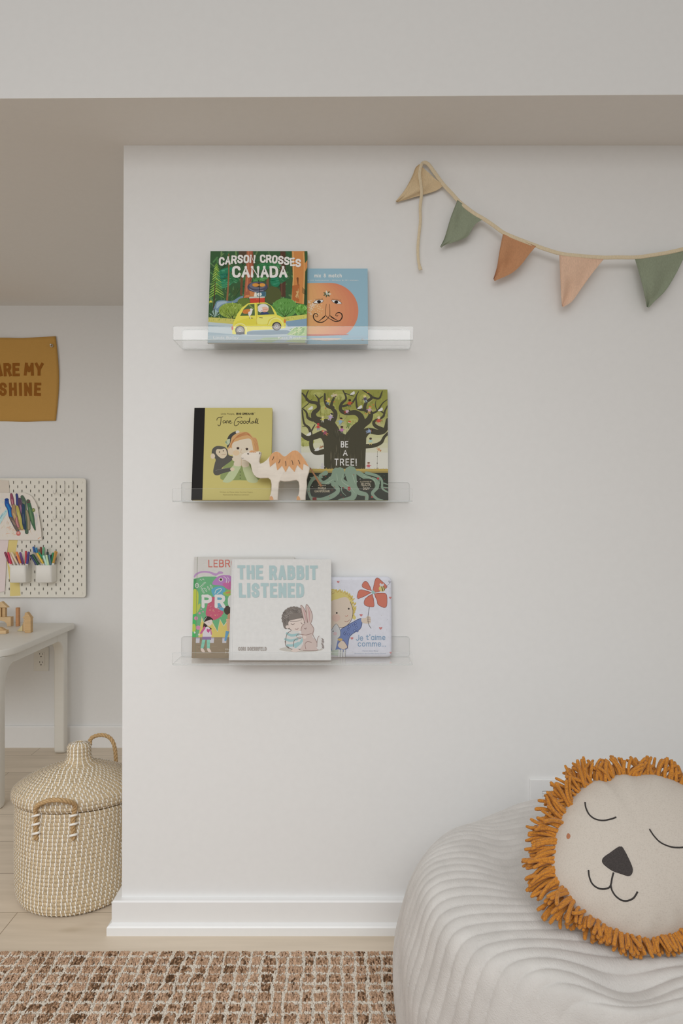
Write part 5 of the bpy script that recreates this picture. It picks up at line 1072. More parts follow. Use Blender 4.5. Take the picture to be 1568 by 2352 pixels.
def art1(cv_):
    c = cv_.crop(0, 1120, 10.45); R = random.Random(2)
    for k in range(34): x, y = R.uniform(-120, 120), R.uniform(180, 560); c.stroke([(x, y), (x+R.uniform(20, 60), y-R.uniform(10, 40))], 8, R.choice([(196, 176, 182), (176, 186, 190), (202, 184, 170), (160, 184, 190)]), 0)
    c.poly([(-120, 800), (170, 500), (190, 570), (0, 880), (-120, 1000)], (150, 184, 192)); 
    for k in range(24): t = R.uniform(0, 1); c.stroke([(160-250*t, 540+240*t+R.uniform(-20, 40)), (120-250*t, 590+260*t+R.uniform(-20, 40))], 7, R.choice([(110, 158, 176), (166, 196, 196), (84, 140, 166)]), 0)
    for k in range(90):
        x, y = R.uniform(20, 900), R.uniform(700, 1200); c.stroke([(x, y), (x+R.uniform(-30, 30), y-R.uniform(20, 70))], 6, R.choice([(206, 178, 158), (196, 186, 150), (204, 172, 160), (190, 184, 166), (202, 156, 132)]), 0)
    for k in range(30): x = R.uniform(820, 900); y = R.uniform(560, 880); c.stroke([(x, y), (x+20, y+60)], 6, R.choice([(170, 172, 190), (186, 184, 192), (190, 180, 170)]), 0)
    for k in range(16): x, y = R.uniform(120, 520), R.uniform(880, 1130); c.stroke([(x, y), (x+R.uniform(40, 120), y-R.uniform(-20, 40))], 7, (206, 146, 116), 0)
    sa = lambda pts, wd, c1_, c2_: (c.stroke(pts, [w+10 for w in wd], (56, 54, 52)), c.stroke(pts, wd, c1_), c.stroke([(p[0]-6, p[1]) for p in pts[1:-1]] if len(pts) > 3 else pts, [w*.4 for w in wd], c2_))
    sa([(270, 160), (290, 280), (310, 400), (330, 520)], (50, 80, 70, 60), (126, 64, 84), (164, 110, 120))
    sa([(400, 165), (415, 280), (420, 400)], (50, 60, 60), (44, 56, 110), (60, 60, 120))
    sa([(470, 280), (490, 420), (530, 600), (570, 860)], (70, 100, 110, 90), (80, 62, 84), (130, 90, 120))
    sa([(160, 300), (170, 400), (230, 520), (260, 680), (310, 800), (400, 980), (430, 1040)], (80, 100, 100, 100, 90, 80, 60), (36, 74, 146), (30, 110, 170))
    sa([(240, 720), (300, 780), (370, 900), (420, 1030)], (40, 80, 90, 60), (96, 84, 78), (126, 110, 96))
    sa([(330, 440), (330, 620), (400, 780), (480, 980)], (80, 100, 100, 80), (146, 116, 84), (168, 142, 96))
    sa([(410, 460), (440, 600), (480, 760), (530, 980)], (60, 80, 80, 60), (156, 146, 72), (172, 160, 96))
    sa([(400, 720), (400, 820), (440, 940)], (40, 70, 50), (150, 92, 96), (170, 120, 120))
    sa([(530, 220), (580, 340), (590, 560), (620, 800), (640, 1080)], (70, 80, 90, 100, 70), (70, 92, 76), (108, 116, 92))
    sa([(560, 420), (560, 640), (580, 860), (600, 980)], (60, 80, 90, 60), (44, 62, 84), (70, 80, 100))
    sa([(670, 320), (710, 480), (760, 700), (800, 880), (845, 1020)], (70, 90, 110, 70, 14), (60, 96, 70), (88, 118, 84))
    sa([(640, 560), (680, 760), (690, 990)], (50, 70, 60), (120, 112, 88), (140, 130, 104)); c.ell(800, 540, 40, 46, (96, 112, 66)); c.ell(806, 536, 20, 26, (134, 142, 84))
    c.ell(680, 330, 44, 36, (96, 52, 66)); c.ell(160, 290, 50, 34, (30, 60, 128)); c.ell(440, 1100, 52, 56, (176, 96, 90)); c.ell(440, 1090, 26, 26, (196, 140, 132)); c.stroke([(910, 1230), (970, 1190)], 14, (206, 142, 112), 0)
sheet('paper_sheet', [(-40, 1098), (20, 1104), (24, 1170), (10, 1200), (-40, 1200)], (176, 168, 158), 'plain white sheet of paper pinned to the pegboard behind the striped drawing', 'paper', .0015, lambda u, v: .0005)
sheet('paper_strip', [(17, 1238), (41, 1238), (37, 1262), (34, 1290), (44, 1330), (47, 1368), (23, 1369.5), (23, 1340), (16, 1290)], (190, 168, 104), 'yellow paper strip hanging down behind the left marker cup', 'paper', .0004, lambda u, v: .0003)
sheet('paper_strip', [(-30, 1239), (20, 1239), (17, 1262), (14, 1300), (11, 1358), (-10, 1362), (-30, 1362)], (190, 172, 172), 'pale pink paper strip hanging at the left edge of the picture', 'paper', .0014, lambda u, v: .0005+.003*abs(math.sin((v-1239)/60)))
sheet('child_drawing', [(-60, 1150), (-20, 1132), (24, 1132), (57, 1132), (66, 1136), (73, 1140), (81, 1152), (86, 1164), (89, 1182), (92, 1202), (95, 1222), (95.7, 1240.5), (60, 1240.5), (0, 1240), (-70, 1240)], (194, 182, 174), 'child painting of bundled blue and green stripes pinned to the pegboard', 'drawing', .0040, lambda u, v: .002+.006*max(0, (u-40)/60)**2*(1 if v > 1150 else .6), art=art1)
# outlet
oc = P(95.6, 1513, Y2)
out_ = thing('wall_outlet', tuple(oc), 'white double power outlet on the alcove wall under the little table', 'outlet')
M_ivory = mat('ivory_plastic', (.79, .77, .72), .4, .01)
obj('cover_plate', *box(oc[0]-.036, oc[0]+.036, Y2-.005, Y2-.0002, oc[2]-.058, oc[2]+.058, .002), M_ivory, out_)
obj('receptacle', *box(oc[0]-.0167, oc[0]+.0167, Y2-.0068, Y2-.0048, oc[2]-.0335, oc[2]+.0335, .001), M_ivory, out_)
for s in (-1, 1):
    zc_ = oc[2]+.0005+s*.0195
    for dx, hh_ in ((-.0065, .0075), (.0065, .0062)): obj('slot', *box(oc[0]+dx-.0012, oc[0]+dx+.0012, Y2-.0072, Y2-.0062, zc_+.001, zc_+.001+hh_), M_dark, out_)
    obj('slot', *tube([(oc[0], Y2-.0072, zc_-.0085), (oc[0], Y2-.0062, zc_-.0085)], .0027, 10), M_dark, out_)

# ------------------------------------------------------------------ little white table
M_tab = mat('white_lacquered_wood', (.80, .785, .735), .42, .012, (4, 40, 40))
TX1, TX0, TY0, TY1, TZ = -1.262, -2.30, 2.555, 3.235, .598
table = thing('kids_table', ((TX0+TX1)/2, (TY0+TY1)/2, 0), 'low white children table with rounded corner in the alcove under the pegboard', 'table')
tt = []
for cx, cy, a0, r in ((TX1-.01, TY1-.01, 0, .01), (TX0+.01, TY1-.01, PI/2, .01), (TX0+.12, TY0+.12, PI, .12), (TX1-.12, TY0+.12, 1.5*PI, .12)):
    tt += [(cx+r*math.cos(a0+PI/2*i/10), cy+r*math.sin(a0+PI/2*i/10), TZ) for i in range(11)]
autosmooth(obj('table_top', *prism(tt, (0, 0, -1), .027, .004, 3), M_tab, table), 40)
LW = .047; XO = TX1-.024; ZT = TZ-.0275; AP = .037
lx0 = TX0+.03
obj('apron', *box(XO-.022, XO-.002, TY0+.13, TY1-.11, ZT-AP, ZT, .001), M_tab, table); obj('apron', *box(lx0+.002, lx0+.022, TY0+.13, TY1-.11, ZT-AP, ZT, .001), M_tab, table)
obj('apron', *box(lx0+.13, XO-.13, TY0+.016, TY0+.036, ZT-AP, ZT, .001), M_tab, table); obj('apron', *box(lx0+.13, XO-.13, TY1-.05, TY1-.03, ZT-AP, ZT, .001), M_tab, table)
def leg(x, y, sx, sy):
    """outer corner (x, y); inward along x is sx, along y is sy; two rounded knees run into the aprons"""
    r = .075
    def knee(w):    # profile in (run, z): post with quarter-round knee
        p = [(0, ZT), (LW+r, ZT), (LW+r, ZT-AP)]
        p += [(LW+r-r*math.sin(a), ZT-AP-r+r*math.cos(a)) for a in [PI/2*i/8 for i in range(1, 9)]]
        p += [(LW, .020), (LW-.006, .006), (LW-.016, .001), (.016, .001), (.006, .006), (0, .020)]
        return p
    a = [(x, y+sy*u, z) for u, z in knee(LW)]; b = [(x+sx*u, y, z) for u, z in knee(LW)]
    A = prism(a, (sx, 0, 0), LW*.98, .006, 3); B = prism([(p[0]+sx*.0015, p[1]+sy*.0012, p[2]-.0006 if p[2] > .5 else p[2]+.0012) for p in b], (0, sy, 0), LW*.6, .006, 3)
    autosmooth(obj('leg', *merge(A, B), M_tab, table), 40)
leg(XO, TY1-.024, -1, -1); leg(XO, TY0+.012, -1, 1); leg(lx0, TY1-.024, 1, -1); leg(lx0, TY0+.012, 1, 1)

# wooden blocks on the table
M_pine = mat('pine_block', (.62, .41, .20), .6, .10, (25, 25, 160), .1, .0005); M_pine2 = mat('pale_pine_block', (.70, .50, .28), .6, .08, (20, 120, 25), .1, .0005); M_red = mat('reddish_pine_block', (.55, .27, .12), .6, .08, (40, 40, 160)); M_lemon = mat('yellow_stained_block', (.70, .60, .34), .6, .05)
tz = lambda X, Y, d: P(X/8.711, 1370+Y/8.711, d)
def dz_(py): return (CAM_Z-TZ)*1568/(1370+py/8.711-1176)   # depth of a point on the table top
def block(kind, pts2, d, th, m, label, zbase=TZ+.0004, yaw=0):
    """front outline pts2 in zoomed pixels at depth d, lowered so that its foot stands at zbase"""
    pts = np.array([tz(X, Y, d) for X, Y in pts2]); pts[:, 2] += zbase-pts[:, 2].min()
    V, F = prism(pts, (0, 1, 0), th, .0008, 1)
    if yaw:
        c0 = V.mean(0); ca, sa = math.cos(yaw), math.sin(yaw); q = V-c0; V = np.stack([q[:, 0]*ca-q[:, 1]*sa, q[:, 0]*sa+q[:, 1]*ca, q[:, 2]], 1)+c0
    c0 = V.mean(0); c0[2] = zbase
    o = obj(kind, V, F, m, None, loc=tuple(c0)); props(o, label, 'toy block', 'wooden building blocks on the table'); return pts[:, 2].max()
G = 'wooden building blocks on the table'
rc = lambda a, b, c_, d: [(a, b), (c_, b), (c_, d), (a, d)]
block('toy_block', rc(310, 230, 373, 598), dz_(598), .016, M_red, 'tall thin reddish wooden block standing alone on the table')
d0 = dz_(728)
h1 = block('toy_block', [(492, 728), (492, 345), (505, 325), (530, 318), (552, 335), (614, 430), (614, 728)], d0, .022, M_pine, 'tall slant-topped wooden block at the right of the table')
block('roof_block', [(548, 318), (640, 432), (440, 432)], d0+.030, .016, M_pine2, 'pale triangular wooden block on top of the short block behind the slant-topped one', TZ+.0004+(P(0, 1370+432/8.711, d0+.03)[2]-TZ))
zb_ = P(0, 1370+432/8.711, d0+.03)[2]
block('toy_block', [(455, 700), (455, 440), (610, 440), (610, 700)], d0+.030, .016, M_pine2, 'pale upright wooden block directly behind the slant-topped one') if False else None
o = obj('toy_block', *box(tz(470, 0, d0+.03)[0], tz(606, 0, d0+.03)[0], d0+.029, d0+.047, TZ+.0004, zb_, .0008, 1), M_pine2, None, loc=(tz(540, 0, d0+.03)[0], d0+.038, TZ)); props(o, 'pale upright wooden block under the small roof, behind the slant-topped one', 'toy block', G)
d1_ = dz_(684)
o = obj('toy_block', *prism([tz(455, 684, d1_-.012), tz(490, 684, d1_-.012), tz(490, 512, d1_-.012), tz(455, 512, d1_-.012)], (0, 1, 0), .012, .0006, 1), M_pine, None, loc=tuple(tz(470, 684, d1_-.012))); o.location[2] += TZ+.0004-(tz(455, 684, d1_-.012)[2]); props(o, 'small narrow wooden block at the left side of the slant-topped one', 'toy block', G)
block('wedge_block', [(340, 690), (450, 690), (450, 560)], dz_(690)-.005, .010, M_lemon, 'little pale yellow wooden wedge left of the slant-topped block')
d2 = dz_(600)
h2 = block('bridge_block', [(-260, 600), (-260, 415), (215, 415), (215, 600), (140, 600), (128, 545), (90, 505), (20, 488), (-60, 495), (-120, 530), (-145, 600)], d2, .028, M_pine2, 'wide wooden bridge block with arched opening carrying two pillars')
h3 = block('toy_block', rc(42, 232, 104, 415), d2+.004, .018, M_pine, 'square wooden pillar on the bridge block, right one', h2+.0004)
block('toy_block', rc(-110, 232, 20, 415), d2+.004, .018, M_pine, 'square wooden pillar on the bridge block, left one', h2+.0004)
block('roof_block', [(-170, 228), (155, 228), (30, 110), (10, 110)], d2+.002, .022, M_pine2, 'triangular wooden roof block resting on both pillars', h3+.0006)
d3 = dz_(752)
h4 = block('toy_block', rc(-150, 682, 118, 752), d3, .026, M_pine2, 'flat pale wooden block lying nearest the table edge')
block('wedge_block', [(-150, 680), (95, 680), (0, 625), (-60, 625)], d3+.002, .02, M_pine, 'low triangular wooden block lying on the flat pale one', h4+.0004)
# ------------------------------------------------------------------ lidded seagrass basket
M_grass = mat('seagrass_coil', (.56, .44, .28), .8, .30, (130, 130, 420), .5, .0015, det=4)
M_stitch = mat('white_paper_stitch', (.88, .85, .79), .7, .06, (300, 300, 300))
M_rope = mat('seagrass_rope', (.50, .33, .16), .8, .22, (260, 260, 260), .4, .001)
BX, BY = -.384*2.05, 2.05
RB = .175
basket = thing('lidded_basket', (BX, BY, 0), 'round woven seagrass basket with white stitching, knobbed lid and rope handles beside the wall', 'basket')
ROW = .0102
def coil_profile(ctrl, row=ROW):
    """control (r, z) curve -> row centres and bumpy outline points"""
    q = catmull(ctrl, 12); d = np.r_[0, np.cumsum(np.linalg.norm(np.diff(q, axis=0), axis=1))]; n = max(2, int(round(d[-1]/row)))
    s = lambda t: np.array([np.interp(t, d, q[:, 0]), np.interp(t, d, q[:, 1])])
    pts, rows = [], []
    for i in range(n):
        for k in range(5):
            t = (i+k/5)*d[-1]/n; p = s(t); tg = s(min(t+1e-3, d[-1]))-s(max(t-1e-3, 0)); tg /= np.linalg.norm(tg)+1e-9
            nn = np.array([tg[1], -tg[0]]); pts.append(p+nn*.0022*abs(math.sin(PI*k/5))**.7)
        t = (i+.5)*d[-1]/n; p = s(t); tg = s(min(t+1e-3, d[-1]))-s(max(t-1e-3, 0)); tg /= np.linalg.norm(tg)+1e-9
        rows.append((p, tg, np.array([tg[1], -tg[0]])))
    pts.append(s(d[-1])); return pts, rows
def sag(V):     # the rim stands a little higher at the front, where the handle props the lid
    V = np.array(V, float); V[:, 2] += .11*(BY-V[:, 1])*np.clip(V[:, 2]/.28, 0, 1); return V
def stitches(rows, r, slant=-.20, twist=.006, count=None, fan=False):
    V, F = [], []
    for i, (p, tg, nn) in enumerate(rows):
        n = count if count else max(8, int(round(2*PI*p[0]/.0135)))
        if fan: n = count
        for j in range(n):
            a = 2*PI*j/n+i*twist+r.normal(0, .006)*min(1, .15/max(p[0], .02)); w = .0015*r.uniform(.85, 1.15)
            for k in range(4):
                u = (k/3-.5); ht = .0034-.0030*(2*u)**2; q = p+tg*(u*ROW*1.12)+nn*ht; ang = a+slant*u*.0102/max(p[0], .03)*1.3
                for sgn in (-1, 1):
                    b = ang+sgn*w/max(q[0], .012); V.append((BX+q[0]*math.cos(b), BY+q[0]*math.sin(b), q[1]))
            m = len(V)-8
            for k in range(3): F.append([m+2*k, m+2*k+1, m+2*k+3, m+2*k+2])
    return sag(V), F
rs = np.random.default_rng(4)
bp_, br2 = coil_profile([(.152, .003), (.164, .007), (.171, .022), (.174, .055), (RB, .12), (RB, .20), (.174, .272)])
bp_ = [(0, .003), (.14, .003)]+list(bp_)+[(.166, .2725), (.162, .22)]
lv, lf = lathe(bp_, (BX, BY, 0), 96)
obj('body', sag(lv), lf, M_grass, basket, smooth=True)
obj('stitching', *stitches(br2, rs, count=84), M_stitch, basket)
lid_ctrl = [(.172, .2755), (.181, .282), (.1835, .297), (.177, .313), (.141, .338), (.096, .357), (.060, .368), (.043, .375), (.0345, .387), (.0325, .402), (.0325, .418), (.028, .427), (.017, .431), (.002, .432)]
lp_, lr = coil_profile(lid_ctrl)
lv, lf = lathe([(.15, .2758)]+list(lp_), (BX, BY, 0), 96)
lid = obj('lid', sag(lv), lf, M_grass, basket, smooth=True)
V, F = [], []
sv, sf = stitches([q for q in lr if q[0][0] > .06], rs, twist=.01); V += list(sv); F += sf
sv, sf = stitches([q for q in lr if .012 < q[0][0] <= .06], rs, twist=.0, count=19, slant=-.1); k = len(V); V += list(sv); F += [[a+k for a in f] for f in sf]
obj('stitching', V, F, M_stitch, lid)
def rope(path, rad, twist=190, strands=3):
    p = catmull(path, 14); d = np.r_[0, np.cumsum(np.linalg.norm(np.diff(p, axis=0), axis=1))]; n = int(d[-1]/.0022)
    t = np.linspace(0, d[-1], n); p = np.stack([np.interp(t, d, p[:, k]) for k in range(3)], 1)
    T = np.gradient(p, axis=0); T /= np.linalg.norm(T, axis=1)[:, None]; u = np.array([.3, .5, .8]); parts = []
    U = []
    for i in range(n): u = u-T[i]*(u@T[i]); u /= np.linalg.norm(u); U.append(u)
    U = np.array(U); B = np.cross(T, U)
    for s in range(strands):
        a = t*twist+2*PI*s/strands; parts.append(tube(p+rad*.52*(np.cos(a)[:, None]*U+np.sin(a)[:, None]*B), rad*.56, 7))
    return merge(*parts)
def onb(px, d_out, z):   # a point on the basket's near side at photo column px
    k = (px-784)/1568; r = RB+d_out
    a_, b_, c_ = k*k+1, -2*(k*BX+BY), BX*BX+BY*BY-r*r
    y = (-b_-math.sqrt(max(b_*b_-4*a_*c_, 0)))/(2*a_); return np.array([k*y, y, z])
def zat(py, y): return CAM_Z+(1176-py)/1568*y
def hp(px, py, o): q = onb(px, o, 0); return np.array([q[0], q[1], zat(py, q[1])])
obj('rope_handle', *rope([hp(83, 1928, .003), hp(82, 1890, .005), hp(82, 1872, .007), hp(82, 1856, .012), hp(92, 1846, .026), hp(115, 1838, .034), hp(140, 1838, .036), hp(160, 1842, .030), hp(172, 1850, .016), hp(170, 1868, .007), hp(168, 1890, .005), hp(169, 1928, .003)], .0062), M_rope, basket, smooth=True)
for px_, rows_ in ((82.5, (1873, 1893, 1914)), (169, (1873, 1893, 1918))):
    for py_ in rows_:
        obj('lashing', *tube(catmull([hp(px_-9, py_+3, .001), hp(px_-6, py_+1.5, .0095), hp(px_, py_, .0125), hp(px_+6, py_-1.5, .0095), hp(px_+9, py_-3, .001)], 5), .0034, 7), M_stitch, basket, smooth=True)
bk = lambda px, py, y: P(px, py, y)
yb_ = BY+RB*.80
obj('rope_handle', *rope([bk(207, 1712, yb_), bk(207, 1700, yb_+.004), bk(215, 1692, yb_+.008), bk(233, 1688, yb_+.01), bk(250, 1693, yb_+.008), bk(260, 1706, yb_+.004), bk(264, 1722, yb_), bk(266, 1746, yb_-.006), bk(266, 1790, yb_-.004)], .0062), M_rope, basket, smooth=True)

# ------------------------------------------------------------------ tufted rug
RX0, RX1, RY0, RY1 = -1.9, 1.3, -.4, 1.728
rug = thing('area_rug', (0, .6, 0), 'brown and cream plaid tufted rug lying in front of the book wall', 'rug')
t = NT('rug_base'); br = t.add('ShaderNodeTexBrick'); br.offset = 0
for k, v in (('Scale', 1.0), ('Mortar Size', .0026), ('Brick Width', .034), ('Row Height', .034), ('Mortar Smooth', .3)): br.inputs[k].default_value = v
br.inputs['Color1'].default_value = (.38, .22, .13, 1); br.inputs['Color2'].default_value = (.30, .16, .09, 1); br.inputs['Mortar'].default_value = (.62, .54, .44, 1)
t.link(t.coord(), br.inputs['Vector']); t.link(br.outputs['Color'], t.b.inputs['Base Color']); t.b.inputs['Roughness'].default_value = .95
n = t.add('ShaderNodeTexNoise'); n.inputs['Scale'].default_value = 1; t.link(t.coord((260, 160, 1)), n.inputs['Vector']); t.bump(n.outputs['Fac'], .8, .004)
obj('backing', *box(RX0, RX1, RY0, RY1, .0004, .008, .002), t.m, rug)
# yarn loops where the pile is near enough to see
r = np.random.default_rng(12); sx_, sy_ = .0037, .0062
xs = np.arange(-1.06, .34, sx_); ys = np.arange(1.36, RY1-.001, sy_)
colw = np.cumsum(r.uniform(.028, .038, 80))-1.35; roww = RY1-np.cumsum(r.uniform(.026, .037, 30))+.008
X, Y = np.meshgrid(xs, ys); X = X.ravel()+r.normal(0, .0008, X.size); Y = Y.ravel()+r.normal(0, .0010, Y.size)
dxl = np.min(abs(X[:, None]-colw[None, :]-.002*np.sin(Y[:, None]*55+colw[None, :]*90)), axis=1); dyl = np.min(abs(Y[:, None]-roww[None, :]-.002*np.sin(X[:, None]*40+roww[None, :]*90)), axis=1)
cream = (dxl < .0040)|(dyl < .0044)
ci = np.searchsorted(colw, X); ri = np.searchsorted(-roww, -Y); tone = r.random((90, 60))[ci, ri]; colt = r.random(90)[ci]
streak = .55*tone+.45*colt+r.normal(0, .22, X.size)
pal = np.array([(.48, .315, .21), (.55, .375, .265), (.39, .24, .15), (.24, .135, .075), (.12, .066, .036)])
idx = np.select([streak > .80, streak > .60, streak > .38, streak > .2], [3, 2, 0, 1], 0); idx = np.where((streak > .93), 4, idx); idx = np.where(r.random(X.size) < .07, r.integers(0, 5, X.size), idx)
cols = pal[idx]*r.uniform(.8, 1.2, (X.size, 1)); cols = np.where(cream[:, None], np.array([(.70, .63, .54)])*r.uniform(.88, 1.1, (X.size, 1)), cols)
hgt = np.where(cream, .0105, .0130)+np.clip(r.normal(0, .0009, X.size), -.002, .0012); yaw = r.normal(0, .28, X.size); hw_ = r.uniform(.0015, .0022, X.size); ln_ = r.uniform(.0038, .0058, X.size)
prof_ = np.array([(-1, 0, .7), (-.72, .75, 1), (0, 1, 1.05), (.72, .75, 1), (1, 0, .7)])
nV = 15; base = np.zeros((X.size, nV, 3))
for i, (u, h, w_) in enumerate(prof_):
    for j, s in enumerate((-1, 0, 1)):
        lx = s*hw_*w_; ly = u*ln_; zz = .0070+(hgt-.0070)*h*(1 if s == 0 else .72)
        base[:, i*3+j, 0] = X+lx*np.cos(yaw)-ly*np.sin(yaw); base[:, i*3+j, 1] = np.minimum(Y+lx*np.sin(yaw)+ly*np.cos(yaw), RY1); base[:, i*3+j, 2] = zz
fq = np.array([[i*3+j, i*3+j+1, (i+1)*3+j+1, (i+1)*3+j] for i in range(4) for j in range(2)])
F = (np.arange(X.size)[:, None, None]*nV+fq[None]).reshape(-1, 4)
pile = obj('yarn_pile', base.reshape(-1, 3), F.tolist(), print_mat('rug_yarn', .95, .1), rug, smooth=True, colors=np.repeat(cols, 8, axis=0).tolist())
pile['kind'] = 'stuff'

# ------------------------------------------------------------------ ribbed plush bean bag
t = NT('ribbed_plush'); n = t.add('ShaderNodeTexNoise'); n.inputs['Scale'].default_value = 1; n.inputs['Detail'].default_value = 4; t.link(t.coord((420, 70, 420)), n.inputs['Vector'])
n2 = t.add('ShaderNodeTexNoise'); n2.inputs['Scale'].default_value = 1; n2.inputs['Detail'].default_value = 3; t.link(t.coord((16, 28, 16)), n2.inputs['Vector'])
t.link(t.ramp(n2.outputs['Fac'], [(.3, (.548, .524, .500)), (.7, (.630, .605, .580))]), t.b.inputs['Base Color']); t.bump(n.outputs['Fac'], .5, .0022)
t.b.inputs['Roughness'].default_value = .85; t.b.inputs['Specular IOR Level'].default_value = .2; t.b.inputs['Sheen Weight'].default_value = .35; t.b.inputs['Sheen Roughness'].default_value = .4
M_plush = t.m
LC = P(1470, 1972, 1.262)
tilt = math.radians(41)
lu = np.array([0, math.sin(tilt), math.cos(tilt)]); ln = np.array([0, -math.cos(tilt), math.sin(tilt)]); lr_ = np.array([1., 0, 0])
def toplane(px, py, off=0):       # where the sight line of a photo pixel meets the cushion's plane
    d = np.array([(px-784)/1568, 1, (1176-py)/1568]); o = np.array([0, 0, CAM_Z]); q = o+d*(((LC+ln*off-o)@ln)/(d@ln)); q = q-LC
    return np.array([q@lr_, q@lu])
outp_ = [(1265,1990),(1270,1945),(1282,1888),(1308,1839),(1333,1810),(1353,1796),(1368,1792),(1382,1796),(1399,1791),(1408,1782),(1427,1778),(1447,1782),(1502,1780),(1541,1791),(1590,1818),(1630,1856),(1658,1905),(1668,1960),(1664,2020),(1646,2072),(1612,2115),(1568,2141),(1525,2158),(1472,2165),(1428,2155),(1398,2142),(1354,2121),(1319,2093),(1292,2058),(1273,2025)]
oc_ = np.array([toplane(*p) for p in outp_]); oa = np.arctan2(oc_[:, 1], oc_[:, 0]); orr = np.hypot(oc_[:, 0], oc_[:, 1]); o_ = np.argsort(oa); oa, orr = oa[o_], orr[o_]
def rad(a): return np.interp((a+PI) % (2*PI)-PI, np.r_[oa-2*PI, oa, oa+2*PI], np.r_[orr, orr, orr])
def height(rr, a, T): 
    h = T*(np.clip(1-rr**2.6, 0, 1))**.62
    return h*(1+.03*np.sin(3*a+1)*rr)+.0022*np.sin(a*17+1.3)*np.clip((rr-.72)/.28, 0, 1)*np.clip((1-rr)*9, 0, 1)
TF, TBk = .058, .045
RIB = .0225
CXb, CYb = .655, 1.44
NT_, NS = 1100, 330
# side profile of the bag: floor, bulging wall, soft rim, flat top
prof_c = catmull([(.534, 0), (.544, .05), (.546, .15), (.539, .23), (.527, .295), (.513, .344), (.492, .368), (.452, .3775), (.38, .380), (.27, .382), (.15, .382), (.0005, .382)], 24)
prof_b = catmull([(.534, 0), (.544, .05), (.546, .12), (.536, .19), (.508, .265), (.460, .325), (.410, .358), (.355, .372), (.32, .378), (.26, .381), (.15, .382), (.0005, .382)], 24)
pd = np.r_[0, np.cumsum(np.linalg.norm(np.diff(prof_c, axis=0), axis=1))]
pt = np.linspace(0, pd[-1], NS); pr = np.interp(pt, pd, prof_c[:, 0]); pzz = np.interp(pt, pd, prof_c[:, 1]); prb = np.interp(pt, pd, prof_b[:, 0]); pzb = np.interp(pt, pd, prof_b[:, 1])
TH = np.linspace(0, 2*PI, NT_, endpoint=False)
def gs(x, y, cx, cy, sx, sy): return np.exp(-((x-cx)/sx)**2-((y-cy)/sy)**2)
def bagform(R_, Z_, T_):
    rr = R_*(1+.008*np.sin(3*T_+.6)+.006*np.sin(5*T_+2)); n_ = 2.45; sq = (np.abs(np.cos(T_))**n_+np.abs(np.sin(T_))**n_)**(-1/n_); sq = 1+(sq-1)*np.where(np.sin(T_) > 0, .55, 1)
    X = CXb+rr*sq*np.cos(T_)*1.0; Y = CYb+rr*sq*np.sin(T_)*np.where(np.sin(T_) > 0, .63, .77)
    top = np.clip((Z_-.13)/.23, 0, 1); top = top*top*(3-2*top)
    Z = Z_+top*(.085*np.clip(Y-1.40, -.3, .26))
    Z = Z-top*(.020*gs(X, Y, .60, 1.24, .20, .12)+.035*gs(X, Y, .480, 1.12, .075, .045)+.018*gs(X, Y, .35, 1.44, .05, .14))
    Z = Z+top*(.012*gs(X, Y, .26, 1.46, .09, .12)+.022*gs(X, Y, .74, 1.09, .12, .06))
    Z = Z+top*.0045*np.sin(X*24+Y*9)*np.sin(Y*18-X*6)
    w = np.clip(Z_/.25, 0, 1)*(1-top); X = X+w*.006*np.sin(Z_*24+T_*7); Y = Y+w*.006*np.cos(Z_*21+T_*9)
    return np.stack([X, Y, np.maximum(Z, 0)], -1)
wB = (np.exp(-((TH-2.45)/.6)**2)+np.exp(-((TH-.6)/.75)**2)*.8)[:, None]; wB = np.clip(wB, 0, 1)
Pg = bagform(pr[None, :]*(1-wB)+prb[None, :]*wB, pzz[None, :]*(1-wB)+pzb[None, :]*wB, TH[:, None]*np.ones((1, NS)))
du = np.roll(Pg, -1, 0)-np.roll(Pg, 1, 0); dv = np.gradient(Pg, axis=1); Nn = np.cross(du, dv); Nn /= np.maximum(np.linalg.norm(Nn, axis=2, keepdims=True), 1e-12)
ker = np.ones(9)/9
Xg, Yg, Zg = Pg[..., 0], Pg[..., 1], Pg[..., 2]
ph = (Yg+.005*np.sin(Xg*13)+.0025*np.sin(Xg*29+Yg*18)+.003*np.sin(Zg*22+Xg*8))/RIB
rib = np.abs(np.sin(PI*ph))**.5
fade = np.clip(pr/.05, 0, 1)[None, :]*np.clip(np.sqrt(Nn[..., 0]**2+Nn[..., 2]**2)*1.6-.15, 0, 1)
Pg = Pg+Nn*((rib-.6)*.0052*fade)[..., None]
Pg[..., 2] = np.maximum(Pg[..., 2], 0)+.0165
# the cushion presses its own hollow into the top
q = Pg-LC; qa, qb, qd = q@lr_, q@lu, q@ln; ang_ = np.arctan2(qb, qa); rrr = np.hypot(qa, qb)/np.vectorize(rad)(ang_)
hb = TBk*np.clip(1-np.clip(rrr, 0, 1)**2.6, 0, 1)**.62+.011
need = np.where((rrr < 1.08) & (qd > -hb) & (qd < TF+.02), (qd+hb)/ln[2], 0)
Pg[..., 2] = np.maximum(Pg[..., 2]-need, .05)
F = grid_faces(NT_, NS, True)+[[i*NS for i in range(NT_)][::-1]]+[[i*NS+NS-1 for i in range(NT_)]]
V = Pg.reshape(-1, 3)
bag = obj('bean_bag', V, F, M_plush, None, smooth=True, loc=(CXb, CYb, .0165)); props(bag, 'pale grey ribbed plush bean bag on the rug below the ledges', 'bean bag')
_top = Pg[::8, 60:].reshape(-1, 3)
def bagtop(x, y):
    d = (_top[:, 0]-x)**2+(_top[:, 1]-y)**2; k = np.argpartition(d, 6)[:6]; return float(_top[k, 2].max())

